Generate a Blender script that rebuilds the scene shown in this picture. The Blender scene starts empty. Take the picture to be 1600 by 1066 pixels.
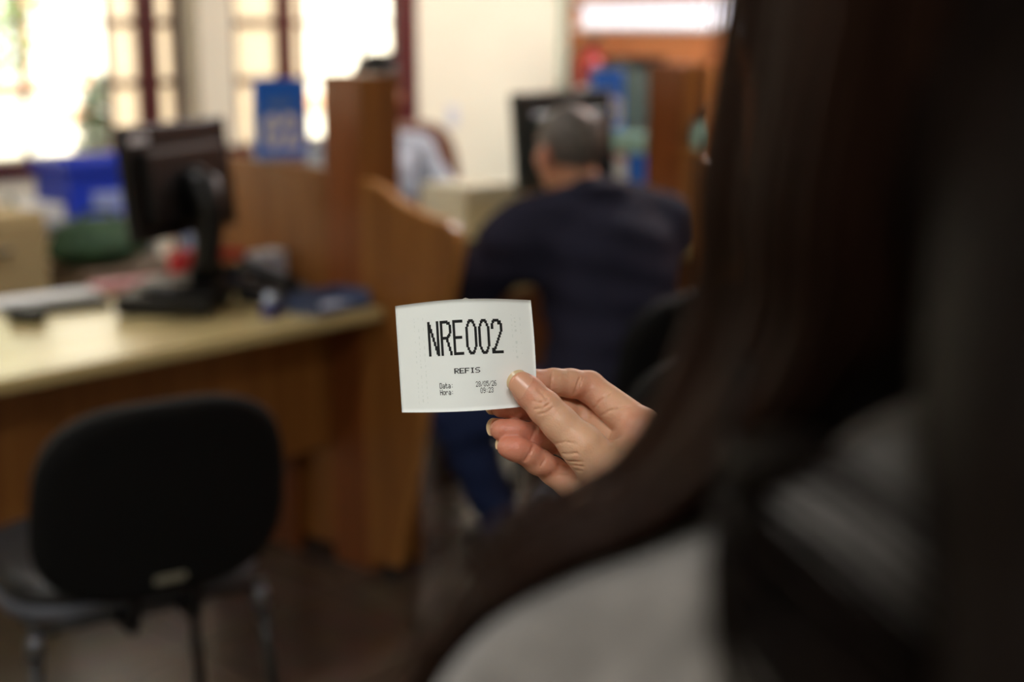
import bpy, bmesh, math, random
import numpy as np
from mathutils import Vector, Matrix

# ------------------------------------------------------------------ camera, world, sun, lamps, exposure
S = bpy.context.scene
COL = S.collection
PI = math.pi

cam_d = bpy.data.cameras.new('camera')
cam = bpy.data.objects.new('camera', cam_d)
COL.objects.link(cam)
cam.location = (0, 0, 1.45)
cam.rotation_euler = (math.radians(90 - 12.51), 0, math.radians(-47))
cam_d.sensor_width = 36.0
cam_d.lens = 50.0
cam_d.clip_start = 0.02
cam_d.dof.use_dof = True
cam_d.dof.focus_distance = 0.775
cam_d.dof.aperture_fstop = 4.0
S.camera = cam

S.view_settings.view_transform = 'Standard'
S.view_settings.look = 'None'
S.view_settings.gamma = 1.0
S.view_settings.use_curve_mapping = False
S.view_settings.exposure = 0.0
S.cycles.use_denoising = True
S.cycles.sample_clamp_indirect = 6.0
S.cycles.max_bounces = 8
S.cycles.transparent_max_bounces = 16

world = bpy.data.worlds.new('daylight')
S.world = world
world.use_nodes = True
wn = world.node_tree.nodes
wn['Background'].inputs[0].default_value = (0.90, 0.95, 1.0, 1)
wn['Background'].inputs[1].default_value = 2.6

sun_d = bpy.data.lights.new('sun', 'SUN')
sun_d.energy = 14.0
sun_d.angle = 0.01
sun_d.color = (1.0, 0.95, 0.86)
sun = bpy.data.objects.new('sun', sun_d)
COL.objects.link(sun)
sun.rotation_euler = (math.radians(38), 0, math.radians(20))

CEIL = 3.0
FILL_LAMPS = [  # x, y, watts : unseen ceiling fittings, added to light ticket, wall and counters
    (-0.9, -0.6, 42), (1.1, -1.5, 2), (-1.6, 1.6, 28),
    (1.6, 3.6, 18), (5.35, 3.3, 105), (4.9, 1.2, 26)]

# ------------------------------------------------------------------ materials
def lin(c):
    out = []
    for v in c:
        v /= 255.0
        out.append(v / 12.92 if v <= 0.04045 else ((v + 0.055) / 1.055) ** 2.4)
    return (out[0], out[1], out[2], 1.0)

def mat(name, rgb, rough=0.6, spec=0.5, metal=0.0, noise=0.0, nscale=40.0, bump=0.0, bscale=200.0, sss=0.0,
        stretch=(1, 1, 1), sheen=0.0):
    m = bpy.data.materials.new(name)
    m.use_nodes = True
    nt = m.node_tree
    b = nt.nodes['Principled BSDF']
    c = lin(rgb)
    b.inputs['Base Color'].default_value = c
    b.inputs['Roughness'].default_value = rough
    b.inputs['Metallic'].default_value = metal
    b.inputs['Specular IOR Level'].default_value = spec
    if sheen:
        b.inputs['Sheen Weight'].default_value = sheen
        b.inputs['Sheen Roughness'].default_value = 0.5
    if sss:
        b.inputs['Subsurface Weight'].default_value = sss
        b.inputs['Subsurface Radius'].default_value = (0.006, 0.0022, 0.0012)
        b.inputs['Subsurface Scale'].default_value = 1.0
    if noise or bump:
        tc = nt.nodes.new('ShaderNodeTexCoord')
        mp = nt.nodes.new('ShaderNodeMapping')
        mp.inputs['Scale'].default_value = stretch
        nt.links.new(tc.outputs['Object'], mp.inputs['Vector'])
    if noise:
        n = nt.nodes.new('ShaderNodeTexNoise')
        n.inputs['Scale'].default_value = nscale
        n.inputs['Detail'].default_value = 5
        nt.links.new(mp.outputs['Vector'], n.inputs['Vector'])
        r = nt.nodes.new('ShaderNodeValToRGB')
        r.color_ramp.elements[0].position = 0.3
        r.color_ramp.elements[1].position = 0.7
        r.color_ramp.elements[0].color = tuple(max(0, v * (1 - noise)) for v in c[:3]) + (1,)
        r.color_ramp.elements[1].color = tuple(min(1, v * (1 + noise)) for v in c[:3]) + (1,)
        nt.links.new(n.outputs['Fac'], r.inputs['Fac'])
        nt.links.new(r.outputs['Color'], b.inputs['Base Color'])
    if bump:
        n2 = nt.nodes.new('ShaderNodeTexNoise')
        n2.inputs['Scale'].default_value = bscale
        n2.inputs['Detail'].default_value = 4
        nt.links.new(mp.outputs['Vector'], n2.inputs['Vector'])
        bp = nt.nodes.new('ShaderNodeBump')
        bp.inputs['Strength'].default_value = bump
        bp.inputs['Distance'].default_value = 0.001
        nt.links.new(n2.outputs['Fac'], bp.inputs['Height'])
        nt.links.new(bp.outputs['Normal'], b.inputs['Normal'])
    return m

def wood(name, a, b_, rough=0.38, scale=22.0, axis='Z'):
    m = mat(name, a, rough)
    nt = m.node_tree
    bs = nt.nodes['Principled BSDF']
    tc = nt.nodes.new('ShaderNodeTexCoord')
    mp = nt.nodes.new('ShaderNodeMapping')
    s = {'Z': (1, 1, 0.06), 'X': (0.06, 1, 1), 'Y': (1, 0.06, 1)}[axis]
    mp.inputs['Scale'].default_value = s
    nt.links.new(tc.outputs['Object'], mp.inputs['Vector'])
    n = nt.nodes.new('ShaderNodeTexNoise')
    n.inputs['Scale'].default_value = scale
    n.inputs['Detail'].default_value = 6
    n.inputs['Distortion'].default_value = 0.6
    nt.links.new(mp.outputs['Vector'], n.inputs['Vector'])
    r = nt.nodes.new('ShaderNodeValToRGB')
    r.color_ramp.elements[0].position = 0.32
    r.color_ramp.elements[0].color = lin(a)
    r.color_ramp.elements[1].position = 0.68
    r.color_ramp.elements[1].color = lin(b_)
    nt.links.new(n.outputs['Fac'], r.inputs['Fac'])
    nt.links.new(r.outputs['Color'], bs.inputs['Base Color'])
    return m

def emit(name, rgb, strength):
    m = bpy.data.materials.new(name)
    m.use_nodes = True
    nt = m.node_tree
    b = nt.nodes['Principled BSDF']
    b.inputs['Base Color'].default_value = lin(rgb)
    b.inputs['Emission Color'].default_value = lin(rgb)
    b.inputs['Emission Strength'].default_value = strength
    return m

def glass_mat(name, frost=None):
    m = bpy.data.materials.new(name)
    m.use_nodes = True
    nt = m.node_tree
    for n in list(nt.nodes):
        nt.nodes.remove(n)
    out = nt.nodes.new('ShaderNodeOutputMaterial')
    tr = nt.nodes.new('ShaderNodeBsdfTransparent')
    mix = nt.nodes.new('ShaderNodeMixShader')
    if frost is None:
        gl = nt.nodes.new('ShaderNodeBsdfGlossy')
        gl.inputs['Roughness'].default_value = 0.02
        tr.inputs['Color'].default_value = (0.95, 0.97, 0.96, 1)
        fr = nt.nodes.new('ShaderNodeFresnel')
        fr.inputs['IOR'].default_value = 1.4
        nt.links.new(fr.outputs['Fac'], mix.inputs['Fac'])
        nt.links.new(tr.outputs['BSDF'], mix.inputs[1])
        nt.links.new(gl.outputs['BSDF'], mix.inputs[2])
    else:
        tl = nt.nodes.new('ShaderNodeBsdfTranslucent')
        tl.inputs['Color'].default_value = lin(frost)
        mix.inputs['Fac'].default_value = 0.85
        nt.links.new(tr.outputs['BSDF'], mix.inputs[1])
        nt.links.new(tl.outputs['BSDF'], mix.inputs[2])
    nt.links.new(mix.outputs['Shader'], out.inputs['Surface'])
    return m

M = {}
M['wood'] = wood('cherry_laminate', (124, 76, 32), (156, 102, 48))
M['wood_dark'] = wood('cherry_laminate_shaded', (112, 60, 26), (140, 78, 34))  # darker copy of the laminate, shade put into the colour
M['wood_edge'] = wood('edge_banding', (176, 118, 58), (196, 138, 76))
M['wood_panel'] = wood('modesty_panel_laminate', (128, 80, 34), (156, 104, 50))
M['desk_top'] = wood('ivory_laminate', (196, 176, 122), (212, 194, 142), 0.24, 30.0, 'X')
M['black_plastic'] = mat('black_plastic', (9, 10, 12), 0.42, 0.35)
M['black_soft'] = mat('black_upholstery', (9, 9, 10), 0.8, 0.2, bump=0.3, bscale=600)
M['seat_glare'] = mat('black_vinyl_glare', (84, 88, 98), 0.45)  # rim of the black seat, window glare put into its colour
M['black_metal'] = mat('black_tube', (14, 14, 15), 0.3)
M['chrome'] = mat('chrome', (120, 124, 134), 0.28, metal=1.0)
M['tag'] = mat('pale_tag', (120, 118, 104), 0.5)
M['wall'] = mat('cream_wall', (234, 231, 210), 0.75, noise=0.03, nscale=3, bump=0.1, bscale=90)
M['white_wall'] = mat('white_plaster', (226, 224, 222), 0.75, bump=0.1, bscale=90)
M['orange_wall'] = mat('terracotta_paint', (196, 122, 72), 0.65, noise=0.12, nscale=2.5)
M['ceiling'] = mat('ceiling_white', (225, 224, 220), 0.8)
M['maroon'] = mat('maroon_paint', (78, 24, 28), 0.4)
M['glass'] = glass_mat('window_glass')
M['frost'] = glass_mat('frosted_glass', (232, 222, 206))
M['frost_white'] = glass_mat('frosted_white_glass', (226, 222, 230))
M['seat_black'] = mat('black_vinyl_seat', (26, 27, 30), 0.38, 0.5)
M['paper'] = mat('thermal_paper', (240, 246, 243), 0.55, 0.3)
M['ink'] = mat('thermal_ink', (30, 32, 32), 0.7, 0.2)
M['ghost'] = mat('faint_print', (225, 233, 229), 0.6, 0.2)
M['blue'] = mat('sign_blue', (36, 122, 242), 0.4)
M['white_ink'] = mat('white_vinyl', (246, 248, 252), 0.5)
M['pale_ink'] = mat('pale_vinyl', (130, 165, 215), 0.5)
M['acrylic'] = mat('clear_edge_acrylic', (186, 200, 222), 0.2)
M['crate_blue'] = mat('crate_blue', (30, 60, 190), 0.35)
M['crate_label'] = mat('crate_label', (150, 165, 215), 0.4)
M['white'] = mat('white_paper', (228, 230, 232), 0.6)
M['pink'] = mat('pink_paper', (214, 150, 156), 0.6)
M['red'] = mat('red_plastic', (176, 14, 20), 0.35)
M['ext_red'] = mat('extinguisher_red', (150, 6, 22), 0.3)
M['navy_tray'] = mat('blue_grey_plastic', (76, 88, 118), 0.4)
M['indigo'] = mat('indigo_plastic', (50, 50, 120), 0.4)
M['lavender'] = mat('lavender_white_card', (196, 202, 224), 0.55)
M['beige'] = mat('beige_plastic', (208, 204, 180), 0.5)
M['beige_box'] = mat('beige_carton', (176, 156, 112), 0.65)
M['dark_slot'] = mat('dark_slot', (40, 40, 42), 0.5)
M['grey'] = mat('grey_steel', (112, 116, 118), 0.45)
M['green_grey'] = mat('dark_green_steel', (70, 84, 80), 0.45)
M['screen_green'] = mat('dark_green_black_plastic', (34, 44, 44), 0.4)
M['mint'] = mat('mint_paper', (172, 214, 200), 0.5)
M['brown_seat'] = mat('brown_vinyl', (96, 58, 36), 0.5)
M['brown_card'] = mat('taupe_carton', (122, 104, 86), 0.7)
M['green_bag'] = mat('green_fabric', (34, 66, 36), 0.7, noise=0.35, nscale=14)
M['switch'] = mat('switch_plastic', (214, 218, 226), 0.35)
M['orange_pen'] = mat('orange_plastic', (190, 110, 30), 0.4)
M['lamp'] = emit('fluorescent_tube', (255, 250, 240), 4.0)
M['fixture'] = mat('fixture_white', (230, 230, 228), 0.4)
M['ext_white'] = mat('facade_white', (240, 232, 215), 0.8)
M['ext_peach'] = mat('facade_peach', (224, 178, 146), 0.8)
M['ext_ground'] = mat('courtyard_concrete', (190, 180, 165), 0.85, noise=0.15, nscale=2)
M['leaf'] = mat('shrub_leaf', (70, 84, 58), 0.4)
M['leaf_light'] = mat('tree_leaf', (120, 140, 70), 0.4)
M['bark'] = mat('bark', (80, 66, 52), 0.8)
M['pot'] = mat('grey_pot', (110, 112, 116), 0.7)
M['jacket'] = mat('navy_jacket_cloth', (42, 42, 58), 0.9, 0.12, bump=0.5, bscale=60)
M['jeans'] = mat('blue_denim', (22, 40, 84), 0.8, noise=0.2, nscale=60)
M['trousers'] = mat('black_trousers', (22, 22, 26), 0.8)
M['shoe'] = mat('black_shoe', (18, 17, 17), 0.4)
M['shirt'] = mat('pale_grey_shirt', (160, 168, 182), 0.75, noise=0.25, nscale=24)
M['hair_black'] = mat('black_hair', (14, 12, 11), 0.45)
M['hair_grey'] = mat('grey_hair', (98, 92, 88), 0.6, noise=0.4, nscale=50)
M['hair_brown'] = mat('dark_brown_hair', (16, 10, 7), 0.5, 0.06, stretch=(1, 1, 0.1), noise=0.4, nscale=160)
M['hair_brown_backlit'] = mat('backlit_brown_hair', (38, 22, 14), 0.5, 0.08, stretch=(1, 1, 0.1), noise=0.35, nscale=160)  # lighter copy of the hair, backlight on the rim put into its colour
M['iris'] = mat('brown_iris', (70, 44, 26), 0.2)
M['brow'] = mat('dark_brow', (44, 34, 30), 0.7)
M['eye'] = mat('eyeball', (225, 222, 216), 0.15)
M['nail_tip'] = mat('nail_free_edge', (216, 192, 150), 0.3)

# wool coat: woven mottled grey brown
M['coat'] = mat('grey_brown_wool', (108, 104, 99), 0.9, 0.15, noise=0.4, nscale=70, bump=0.8, bscale=500, sheen=0.3)

def skin_mat(name, base, flush, sc=1.0):
    m = mat(name, base, 0.46, 0.4, sss=0.35)
    nt = m.node_tree
    b = nt.nodes['Principled BSDF']
    at = nt.nodes.new('ShaderNodeAttribute')
    at.attribute_name = 'flush'
    tc = nt.nodes.new('ShaderNodeTexCoord')
    n = nt.nodes.new('ShaderNodeTexNoise')
    n.inputs['Scale'].default_value = 130 * sc
    n.inputs['Detail'].default_value = 6
    nt.links.new(tc.outputs['Object'], n.inputs['Vector'])
    ad = nt.nodes.new('ShaderNodeMath')
    ad.operation = 'MULTIPLY_ADD'
    ad.inputs[1].default_value = 0.5
    ad.inputs[2].default_value = -0.25
    nt.links.new(n.outputs['Fac'], ad.inputs[0])
    ad2 = nt.nodes.new('ShaderNodeMath')
    ad2.operation = 'ADD'
    ad2.use_clamp = True
    nt.links.new(ad.outputs[0], ad2.inputs[0])
    nt.links.new(at.outputs['Fac'], ad2.inputs[1])
    mx = nt.nodes.new('ShaderNodeMix')
    mx.data_type = 'RGBA'
    mx.inputs['A'].default_value = lin(base)
    mx.inputs['B'].default_value = lin(flush)
    nt.links.new(ad2.outputs[0], mx.inputs['Factor'])
    nt.links.new(mx.outputs['Result'], b.inputs['Base Color'])
    # fine skin lines
    v = nt.nodes.new('ShaderNodeTexVoronoi')
    v.inputs['Scale'].default_value = 750
    nt.links.new(tc.outputs['Object'], v.inputs['Vector'])
    n2 = nt.nodes.new('ShaderNodeTexNoise')
    n2.inputs['Scale'].default_value = 420
    n2.inputs['Detail'].default_value = 5
    nt.links.new(tc.outputs['Object'], n2.inputs['Vector'])
    sm = nt.nodes.new('ShaderNodeMath')
    sm.operation = 'ADD'
    nt.links.new(v.outputs['Distance'], sm.inputs[0])
    nt.links.new(n2.outputs['Fac'], sm.inputs[1])
    bp = nt.nodes.new('ShaderNodeBump')
    bp.inputs['Strength'].default_value = 0.22
    bp.inputs['Distance'].default_value = 0.0005
    nt.links.new(sm.outputs[0], bp.inputs['Height'])
    nt.links.new(bp.outputs['Normal'], b.inputs['Normal'])
    return m

M['skin'] = skin_mat('skin_fair', (214, 170, 138), (202, 130, 106))
M['skin_man'] = skin_mat('skin_tan', (196, 142, 112), (190, 110, 90))
M['nail'] = mat('nail_plate', (220, 158, 128), 0.34, 0.5, sss=0.2)

def floor_mat():
    m = mat('polished_floor_tile', (90, 80, 72), 0.22)
    nt = m.node_tree
    b = nt.nodes['Principled BSDF']
    tc = nt.nodes.new('ShaderNodeTexCoord')
    br = nt.nodes.new('ShaderNodeTexBrick')
    br.offset = 0.0
    br.inputs['Scale'].default_value = 1.0
    br.inputs['Brick Width'].default_value = 0.45
    br.inputs['Row Height'].default_value = 0.45
    br.inputs['Mortar Size'].default_value = 0.006
    br.inputs['Color1'].default_value = lin((104, 92, 82))
    br.inputs['Color2'].default_value = lin((90, 72, 62))
    br.inputs['Mortar'].default_value = lin((52, 46, 42))
    nt.links.new(tc.outputs['Object'], br.inputs['Vector'])
    n = nt.nodes.new('ShaderNodeTexNoise')
    n.inputs['Scale'].default_value = 9
    n.inputs['Detail'].default_value = 8
    nt.links.new(tc.outputs['Object'], n.inputs['Vector'])
    mx = nt.nodes.new('ShaderNodeMix')
    mx.data_type = 'RGBA'
    mx.blend_type = 'MULTIPLY'
    mx.inputs['Factor'].default_value = 0.5
    nt.links.new(br.outputs['Color'], mx.inputs['A'])
    nt.links.new(n.outputs['Color'], mx.inputs['B'])
    nt.links.new(mx.outputs['Result'], b.inputs['Base Color'])
    return m
M['floor'] = floor_mat()

# ------------------------------------------------------------------ mesh helpers
def add_box(bm, lo, hi, bevel=0.0, seg=2, rot=None):
    c = [(lo[i] + hi[i]) / 2 for i in range(3)]
    d = [hi[i] - lo[i] for i in range(3)]
    r = bmesh.ops.create_cube(bm, size=1.0)
    vs = r['verts']
    bmesh.ops.scale(bm, vec=d, verts=vs)
    if bevel > 0:
        es = list({e for v in vs for e in v.link_edges})
        bmesh.ops.bevel(bm, geom=es, offset=bevel, segments=seg, affect='EDGES', profile=0.5)
        vs = [v for v in bm.verts if v.tag is False and v.index == -1] or vs
    return c

def box_bm(lo, hi, bevel=0.0, seg=2):
    bm = bmesh.new()
    c = [(lo[i] + hi[i]) / 2 for i in range(3)]
    d = [hi[i] - lo[i] for i in range(3)]
    bmesh.ops.create_cube(bm, size=1.0)
    bmesh.ops.scale(bm, vec=d, verts=bm.verts)
    if bevel > 0:
        bmesh.ops.bevel(bm, geom=list(bm.edges), offset=bevel, segments=seg, affect='EDGES', profile=0.5)
    bmesh.ops.translate(bm, vec=c, verts=bm.verts)
    return bm

def merge(*bms):
    out = bmesh.new()
    for b in bms:
        me = bpy.data.meshes.new('tmp')
        b.to_mesh(me)
        b.free()
        out.from_mesh(me)
        bpy.data.meshes.remove(me)
    return out

def xform(bm, mtx):
    bmesh.ops.transform(bm, matrix=mtx, verts=bm.verts)
    return bm

def tube_bm(pts, r, seg=10, cap=True):
    bm = bmesh.new()
    pts = [Vector(p) for p in pts]
    rs = r if isinstance(r, (list, tuple)) else [r] * len(pts)
    rings = []
    prev_n = None
    for i, p in enumerate(pts):
        a = pts[max(0, i - 1)]
        b = pts[min(len(pts) - 1, i + 1)]
        t = (b - a).normalized()
        if prev_n is None:
            n = t.orthogonal().normalized()
        else:
            n = (prev_n - t * prev_n.dot(t)).normalized()
        prev_n = n
        bn = t.cross(n)
        rings.append([bm.verts.new(p + (n * math.cos(2 * PI * k / seg) + bn * math.sin(2 * PI * k / seg)) * rs[i]) for k in range(seg)])
    for i in range(len(rings) - 1):
        for k in range(seg):
            bm.faces.new((rings[i][k], rings[i][(k + 1) % seg], rings[i + 1][(k + 1) % seg], rings[i + 1][k]))
    if cap:
        bm.faces.new(list(reversed(rings[0])))
        bm.faces.new(rings[-1])
    return bm

def lathe_bm(prof, seg=24):
    bm = bmesh.new()
    rings = []
    for (r, z) in prof:
        rings.append([bm.verts.new((r * math.cos(2 * PI * k / seg), r * math.sin(2 * PI * k / seg), z)) for k in range(seg)])
    for i in range(len(rings) - 1):
        for k in range(seg):
            bm.faces.new((rings[i][k], rings[i][(k + 1) % seg], rings[i + 1][(k + 1) % seg], rings[i + 1][k]))
    bm.faces.new(list(reversed(rings[0])))
    bm.faces.new(rings[-1])
    return bm

def prism_bm(poly, a, b, axis='x', bevel=0.0):
    """poly: 2-D outline, extruded from a to b along the axis."""
    bm = bmesh.new()
    def P(p, t):
        return {'x': (t, p[0], p[1]), 'y': (p[0], t, p[1]), 'z': (p[0], p[1], t)}[axis]
    v0 = [bm.verts.new(P(p, a)) for p in poly]
    v1 = [bm.verts.new(P(p, b)) for p in poly]
    n = len(poly)
    bm.faces.new(list(reversed(v0)))
    bm.faces.new(v1)
    for i in range(n):
        bm.faces.new((v0[i], v0[(i + 1) % n], v1[(i + 1) % n], v1[i]))
    bmesh.ops.recalc_face_normals(bm, faces=bm.faces)
    if bevel:
        es = [e for e in bm.edges if abs(P((0, 0), 1)[0] * (e.verts[0].co - e.verts[1].co)[0] + P((0, 0), 1)[1] * (e.verts[0].co - e.verts[1].co)[1] + P((0, 0), 1)[2] * (e.verts[0].co - e.verts[1].co)[2]) < 1e-6]
        bmesh.ops.bevel(bm, geom=es, offset=bevel, segments=2, affect='EDGES', profile=0.5)
    return bm

def pad_bm(w, h, t, n=3.2, taper=0.0, curve=0.0, seg=48, rings=((0.80, 0.42), (0.92, 0.5), (0.985, 0.36), (1.0, 0.0))):
    """Cushion: a superellipse outline in x-z, thickness t along y, edges rolled; curve bows it about z."""
    bm = bmesh.new()
    prof = [(0.45, 0.47)] + list(rings)
    prof = prof + [(s, -y) for (s, y) in reversed(prof[:-1])]
    R = []
    for (s, y) in prof:
        ring = []
        for k in range(seg):
            a = 2 * PI * k / seg
            ca, sa = math.cos(a), math.sin(a)
            x = math.copysign(abs(ca) ** (2 / n), ca) * w / 2 * s
            z = math.copysign(abs(sa) ** (2 / n), sa) * h / 2 * s
            x *= 1 - taper * z / (h / 2)
            ring.append(bm.verts.new((x, y * t + curve * (x / (w / 2)) ** 2, z)))
        R.append(ring)
    for i in range(len(R) - 1):
        for k in range(seg):
            bm.faces.new((R[i][k], R[i][(k + 1) % seg], R[i + 1][(k + 1) % seg], R[i + 1][k]))
    bm.faces.new(list(reversed(R[0])))
    bm.faces.new(R[-1])
    bmesh.ops.recalc_face_normals(bm, faces=bm.faces)
    return bm

def obj(name, bm, m, parent=None, smooth=False, loc=None, rot=None):
    me = bpy.data.meshes.new(name)
    if isinstance(bm, bmesh.types.BMesh):
        bm.to_mesh(me)
        bm.free()
    else:
        V, Fq = bm
        me.from_pydata([tuple(v) for v in V], [], [tuple(f) for f in Fq])
    if smooth:
        me.shade_smooth()
    if m is not None:
        me.materials.append(m)
    o = bpy.data.objects.new(name, me)
    COL.objects.link(o)
    if parent is not None:
        o.parent = parent
    if loc is not None:
        o.location = loc
    if rot is not None:
        o.rotation_euler = rot
    return o

def thing(name, label, cat, loc=(0, 0, 0), rotz=0.0, group=None):
    o = bpy.data.objects.new(name, None)
    o.empty_display_size = 0.1
    COL.objects.link(o)
    o.location = loc
    o.rotation_euler = (0, 0, rotz)
    o['label'] = label
    o['category'] = cat
    if group:
        o['group'] = group
    return o

def tag(o, label, cat, group=None):
    o['label'] = label
    o['category'] = cat
    if group:
        o['group'] = group
    return o

def struct(name, bm, m, parent=None, smooth=False, loc=None):
    o = obj(name, bm, m, parent, smooth, loc)
    if parent is None:
        o['kind'] = 'structure'
    return o

def dup(root, loc, rotz, label, group=None):
    r = root.copy()
    COL.objects.link(r)
    r.location = loc
    r.rotation_euler = (0, 0, rotz)
    r['label'] = label
    if group:
        r['group'] = group
    for ch in list(root.children):
        c = ch.copy()
        COL.objects.link(c)
        c.parent = r
        for g in list(ch.children):
            d = g.copy()
            COL.objects.link(d)
            d.parent = c
    return r

def text_bm(body, size, extrude=0.0004, bold=0.0, sx=1.0):
    cu = bpy.data.curves.new('lettering', 'FONT')
    cu.body = body
    cu.size = size
    cu.extrude = extrude
    cu.offset = bold
    cu.align_x = 'CENTER'
    cu.align_y = 'CENTER'
    cu.resolution_u = 3
    o = bpy.data.objects.new('lettering_tmp', cu)
    COL.objects.link(o)
    bpy.context.view_layer.update()
    dg = bpy.context.evaluated_depsgraph_get()
    me = bpy.data.meshes.new_from_object(o.evaluated_get(dg))
    bm = bmesh.new()
    bm.from_mesh(me)
    bpy.data.meshes.remove(me)
    bpy.data.objects.remove(o)
    bpy.data.curves.remove(cu)
    xform(bm, Matrix.Diagonal((sx, 1, 1, 1)) )
    # lay it upright: text x -> x, text y -> z, facing -y
    xform(bm, Matrix.Rotation(PI / 2, 4, 'X'))
    return bm

# ------------------------------------------------------------------ signed-distance bodies (one continuous surface each)
class Field:
    def __init__(s, lo, hi, h):
        s.lo = np.array(lo, np.float32)
        s.h = h
        n = np.ceil((np.array(hi) - np.array(lo)) / h).astype(int) + 1
        s.n = n
        s.ax = [np.float32(lo[i]) + np.arange(n[i], dtype=np.float32) * np.float32(h) for i in range(3)]
        s.D = np.full(tuple(n), 10.0, np.float32)
    def like(s):
        f = Field.__new__(Field)
        f.lo, f.h, f.n, f.ax = s.lo, s.h, s.n, s.ax
        f.D = np.full(tuple(s.n), 10.0, np.float32)
        return f
    def win(s, lo, hi):
        sl = []
        for i in range(3):
            a = max(0, int(math.floor((lo[i] - s.lo[i]) / s.h)))
            b = min(int(s.n[i]), int(math.ceil((hi[i] - s.lo[i]) / s.h)) + 1)
            if b <= a:
                return None
            sl.append(slice(a, b))
        return tuple(sl)
    def grid(s, sl):
        return np.meshgrid(s.ax[0][sl[0]], s.ax[1][sl[1]], s.ax[2][sl[2]], indexing='ij', sparse=True)
    def put(s, sl, d, k, sub=False):
        A = s.D[sl]
        if sub:                                   # smooth subtraction
            B = -d
            if k > 0:
                t = np.clip(0.5 + 0.5 * (A - B) / k, 0, 1)
                s.D[sl] = B * (1 - t) + A * t + k * t * (1 - t)
            else:
                s.D[sl] = np.maximum(A, B)
        elif k > 0:
            t = np.clip(0.5 + 0.5 * (A - d) / k, 0, 1)
            s.D[sl] = A * (1 - t) + d * t - k * t * (1 - t)
        else:
            s.D[sl] = np.minimum(A, d)
    def cap(s, a, b, ra, rb, k=0.0, sub=False, flat=None):
        a = np.array(a, np.float32)
        b = np.array(b, np.float32)
        pad = max(ra, rb) * 1.6 + 2.2 * k + 3 * s.h
        sl = s.win(np.minimum(a, b) - pad, np.maximum(a, b) + pad)
        if sl is None:
            return
        X, Y, Z = s.grid(sl)
        v = b - a
        L = float(v @ v) + 1e-12
        t = np.clip(((X - a[0]) * v[0] + (Y - a[1]) * v[1] + (Z - a[2]) * v[2]) / L, 0, 1)
        d = np.sqrt((X - a[0] - t * v[0]) ** 2 + (Y - a[1] - t * v[1]) ** 2 + (Z - a[2] - t * v[2]) ** 2) - (ra + t * (rb - ra))
        s.put(sl, d, k, sub)
    def ell(s, c, r, k=0.0, rot=None, sub=False):
        c = np.array(c, np.float32)
        R = np.eye(3, dtype=np.float32) if rot is None else np.array(rot, np.float32)   # columns: local axes
        ext = np.abs(R) @ np.array(r, np.float32)
        pad = 0.5 * ext + 2.2 * k + 3 * s.h
        sl = s.win(c - ext - pad, c + ext + pad)
        if sl is None:
            return
        X, Y, Z = s.grid(sl)
        x, y, z = X - c[0], Y - c[1], Z - c[2]
        q = [(R[0, i] * x + R[1, i] * y + R[2, i] * z) for i in range(3)]
        k0 = np.sqrt((q[0] / r[0]) ** 2 + (q[1] / r[1]) ** 2 + (q[2] / r[2]) ** 2)
        k1 = np.sqrt((q[0] / r[0] ** 2) ** 2 + (q[1] / r[1] ** 2) ** 2 + (q[2] / r[2] ** 2) ** 2) + 1e-9
        s.put(sl, k0 * (k0 - 1) / k1, k, sub)
    def chain(s, pts, k=0.0):
        for p, q in zip(pts[:-1], pts[1:]):
            s.cap(p[:3], q[:3], p[3], q[3], k)
    def union(s, o, k=0.0):
        if k > 0:
            t = np.clip(0.5 + 0.5 * (s.D - o.D) / k, 0, 1)
            s.D = s.D * (1 - t) + o.D * t - k * t * (1 - t)
        else:
            s.D = np.minimum(s.D, o.D)
    def wrinkle(s, amp, fz, fx, seed=0.0):
        # soft cloth folds: a wavering ripple running across the garment
        X, Y, Z = s.grid((slice(None),) * 3)
        s.D = s.D + np.float32(amp) * (np.sin(fz * Z + 2.2 * np.sin(fx * X + seed) + 1.7 * np.sin(fx * 0.8 * Y + 2 * seed))
                                       + 0.6 * np.sin(fz * 0.45 * Z - fx * 1.3 * X + fx * Y + seed))
    def outside(s, p, gap):
        # move a point out of the body along the steepest way
        p = np.array(p, float)
        for _ in range(12):
            i = np.round((p - s.lo) / s.h).astype(int)
            if np.any(i < 1) or np.any(i >= s.n - 1):
                return p
            d = float(s.D[i[0], i[1], i[2]])
            if d >= gap:
                return p
            g = np.array([s.D[i[0] + 1, i[1], i[2]] - s.D[i[0] - 1, i[1], i[2]], s.D[i[0], i[1] + 1, i[2]] - s.D[i[0], i[1] - 1, i[2]],
                          s.D[i[0], i[1], i[2] + 1] - s.D[i[0], i[1], i[2] - 1]], float)
            n = np.linalg.norm(g)
            if n < 1e-9:
                return p
            p = p + g / n * (gap - d + 0.0005)
        return p
    def cut(s, o):
        s.D = np.maximum(s.D, -o.D)
    def sheath(s, o):
        """Keep only what lies outside field o (cloth worn over a body)."""
        s.D = np.maximum(s.D, -o.D)
    def mesh(s):
        D, h = s.D, s.h
        D[0], D[-1], D[:, 0], D[:, -1], D[:, :, 0], D[:, :, -1] = 1, 1, 1, 1, 1, 1
        ins = D < 0
        cnt = np.zeros(tuple(d - 1 for d in D.shape), np.int8)
        for i in (0, 1):
            for j in (0, 1):
                for k in (0, 1):
                    cnt += ins[i:D.shape[0] - 1 + i, j:D.shape[1] - 1 + j, k:D.shape[2] - 1 + k]
        act = np.argwhere((cnt > 0) & (cnt < 8))
        vid = np.full(cnt.shape, -1, np.int64)
        vid[act[:, 0], act[:, 1], act[:, 2]] = np.arange(len(act))
        acc = np.zeros((len(act), 3))
        num = np.zeros(len(act))
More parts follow.
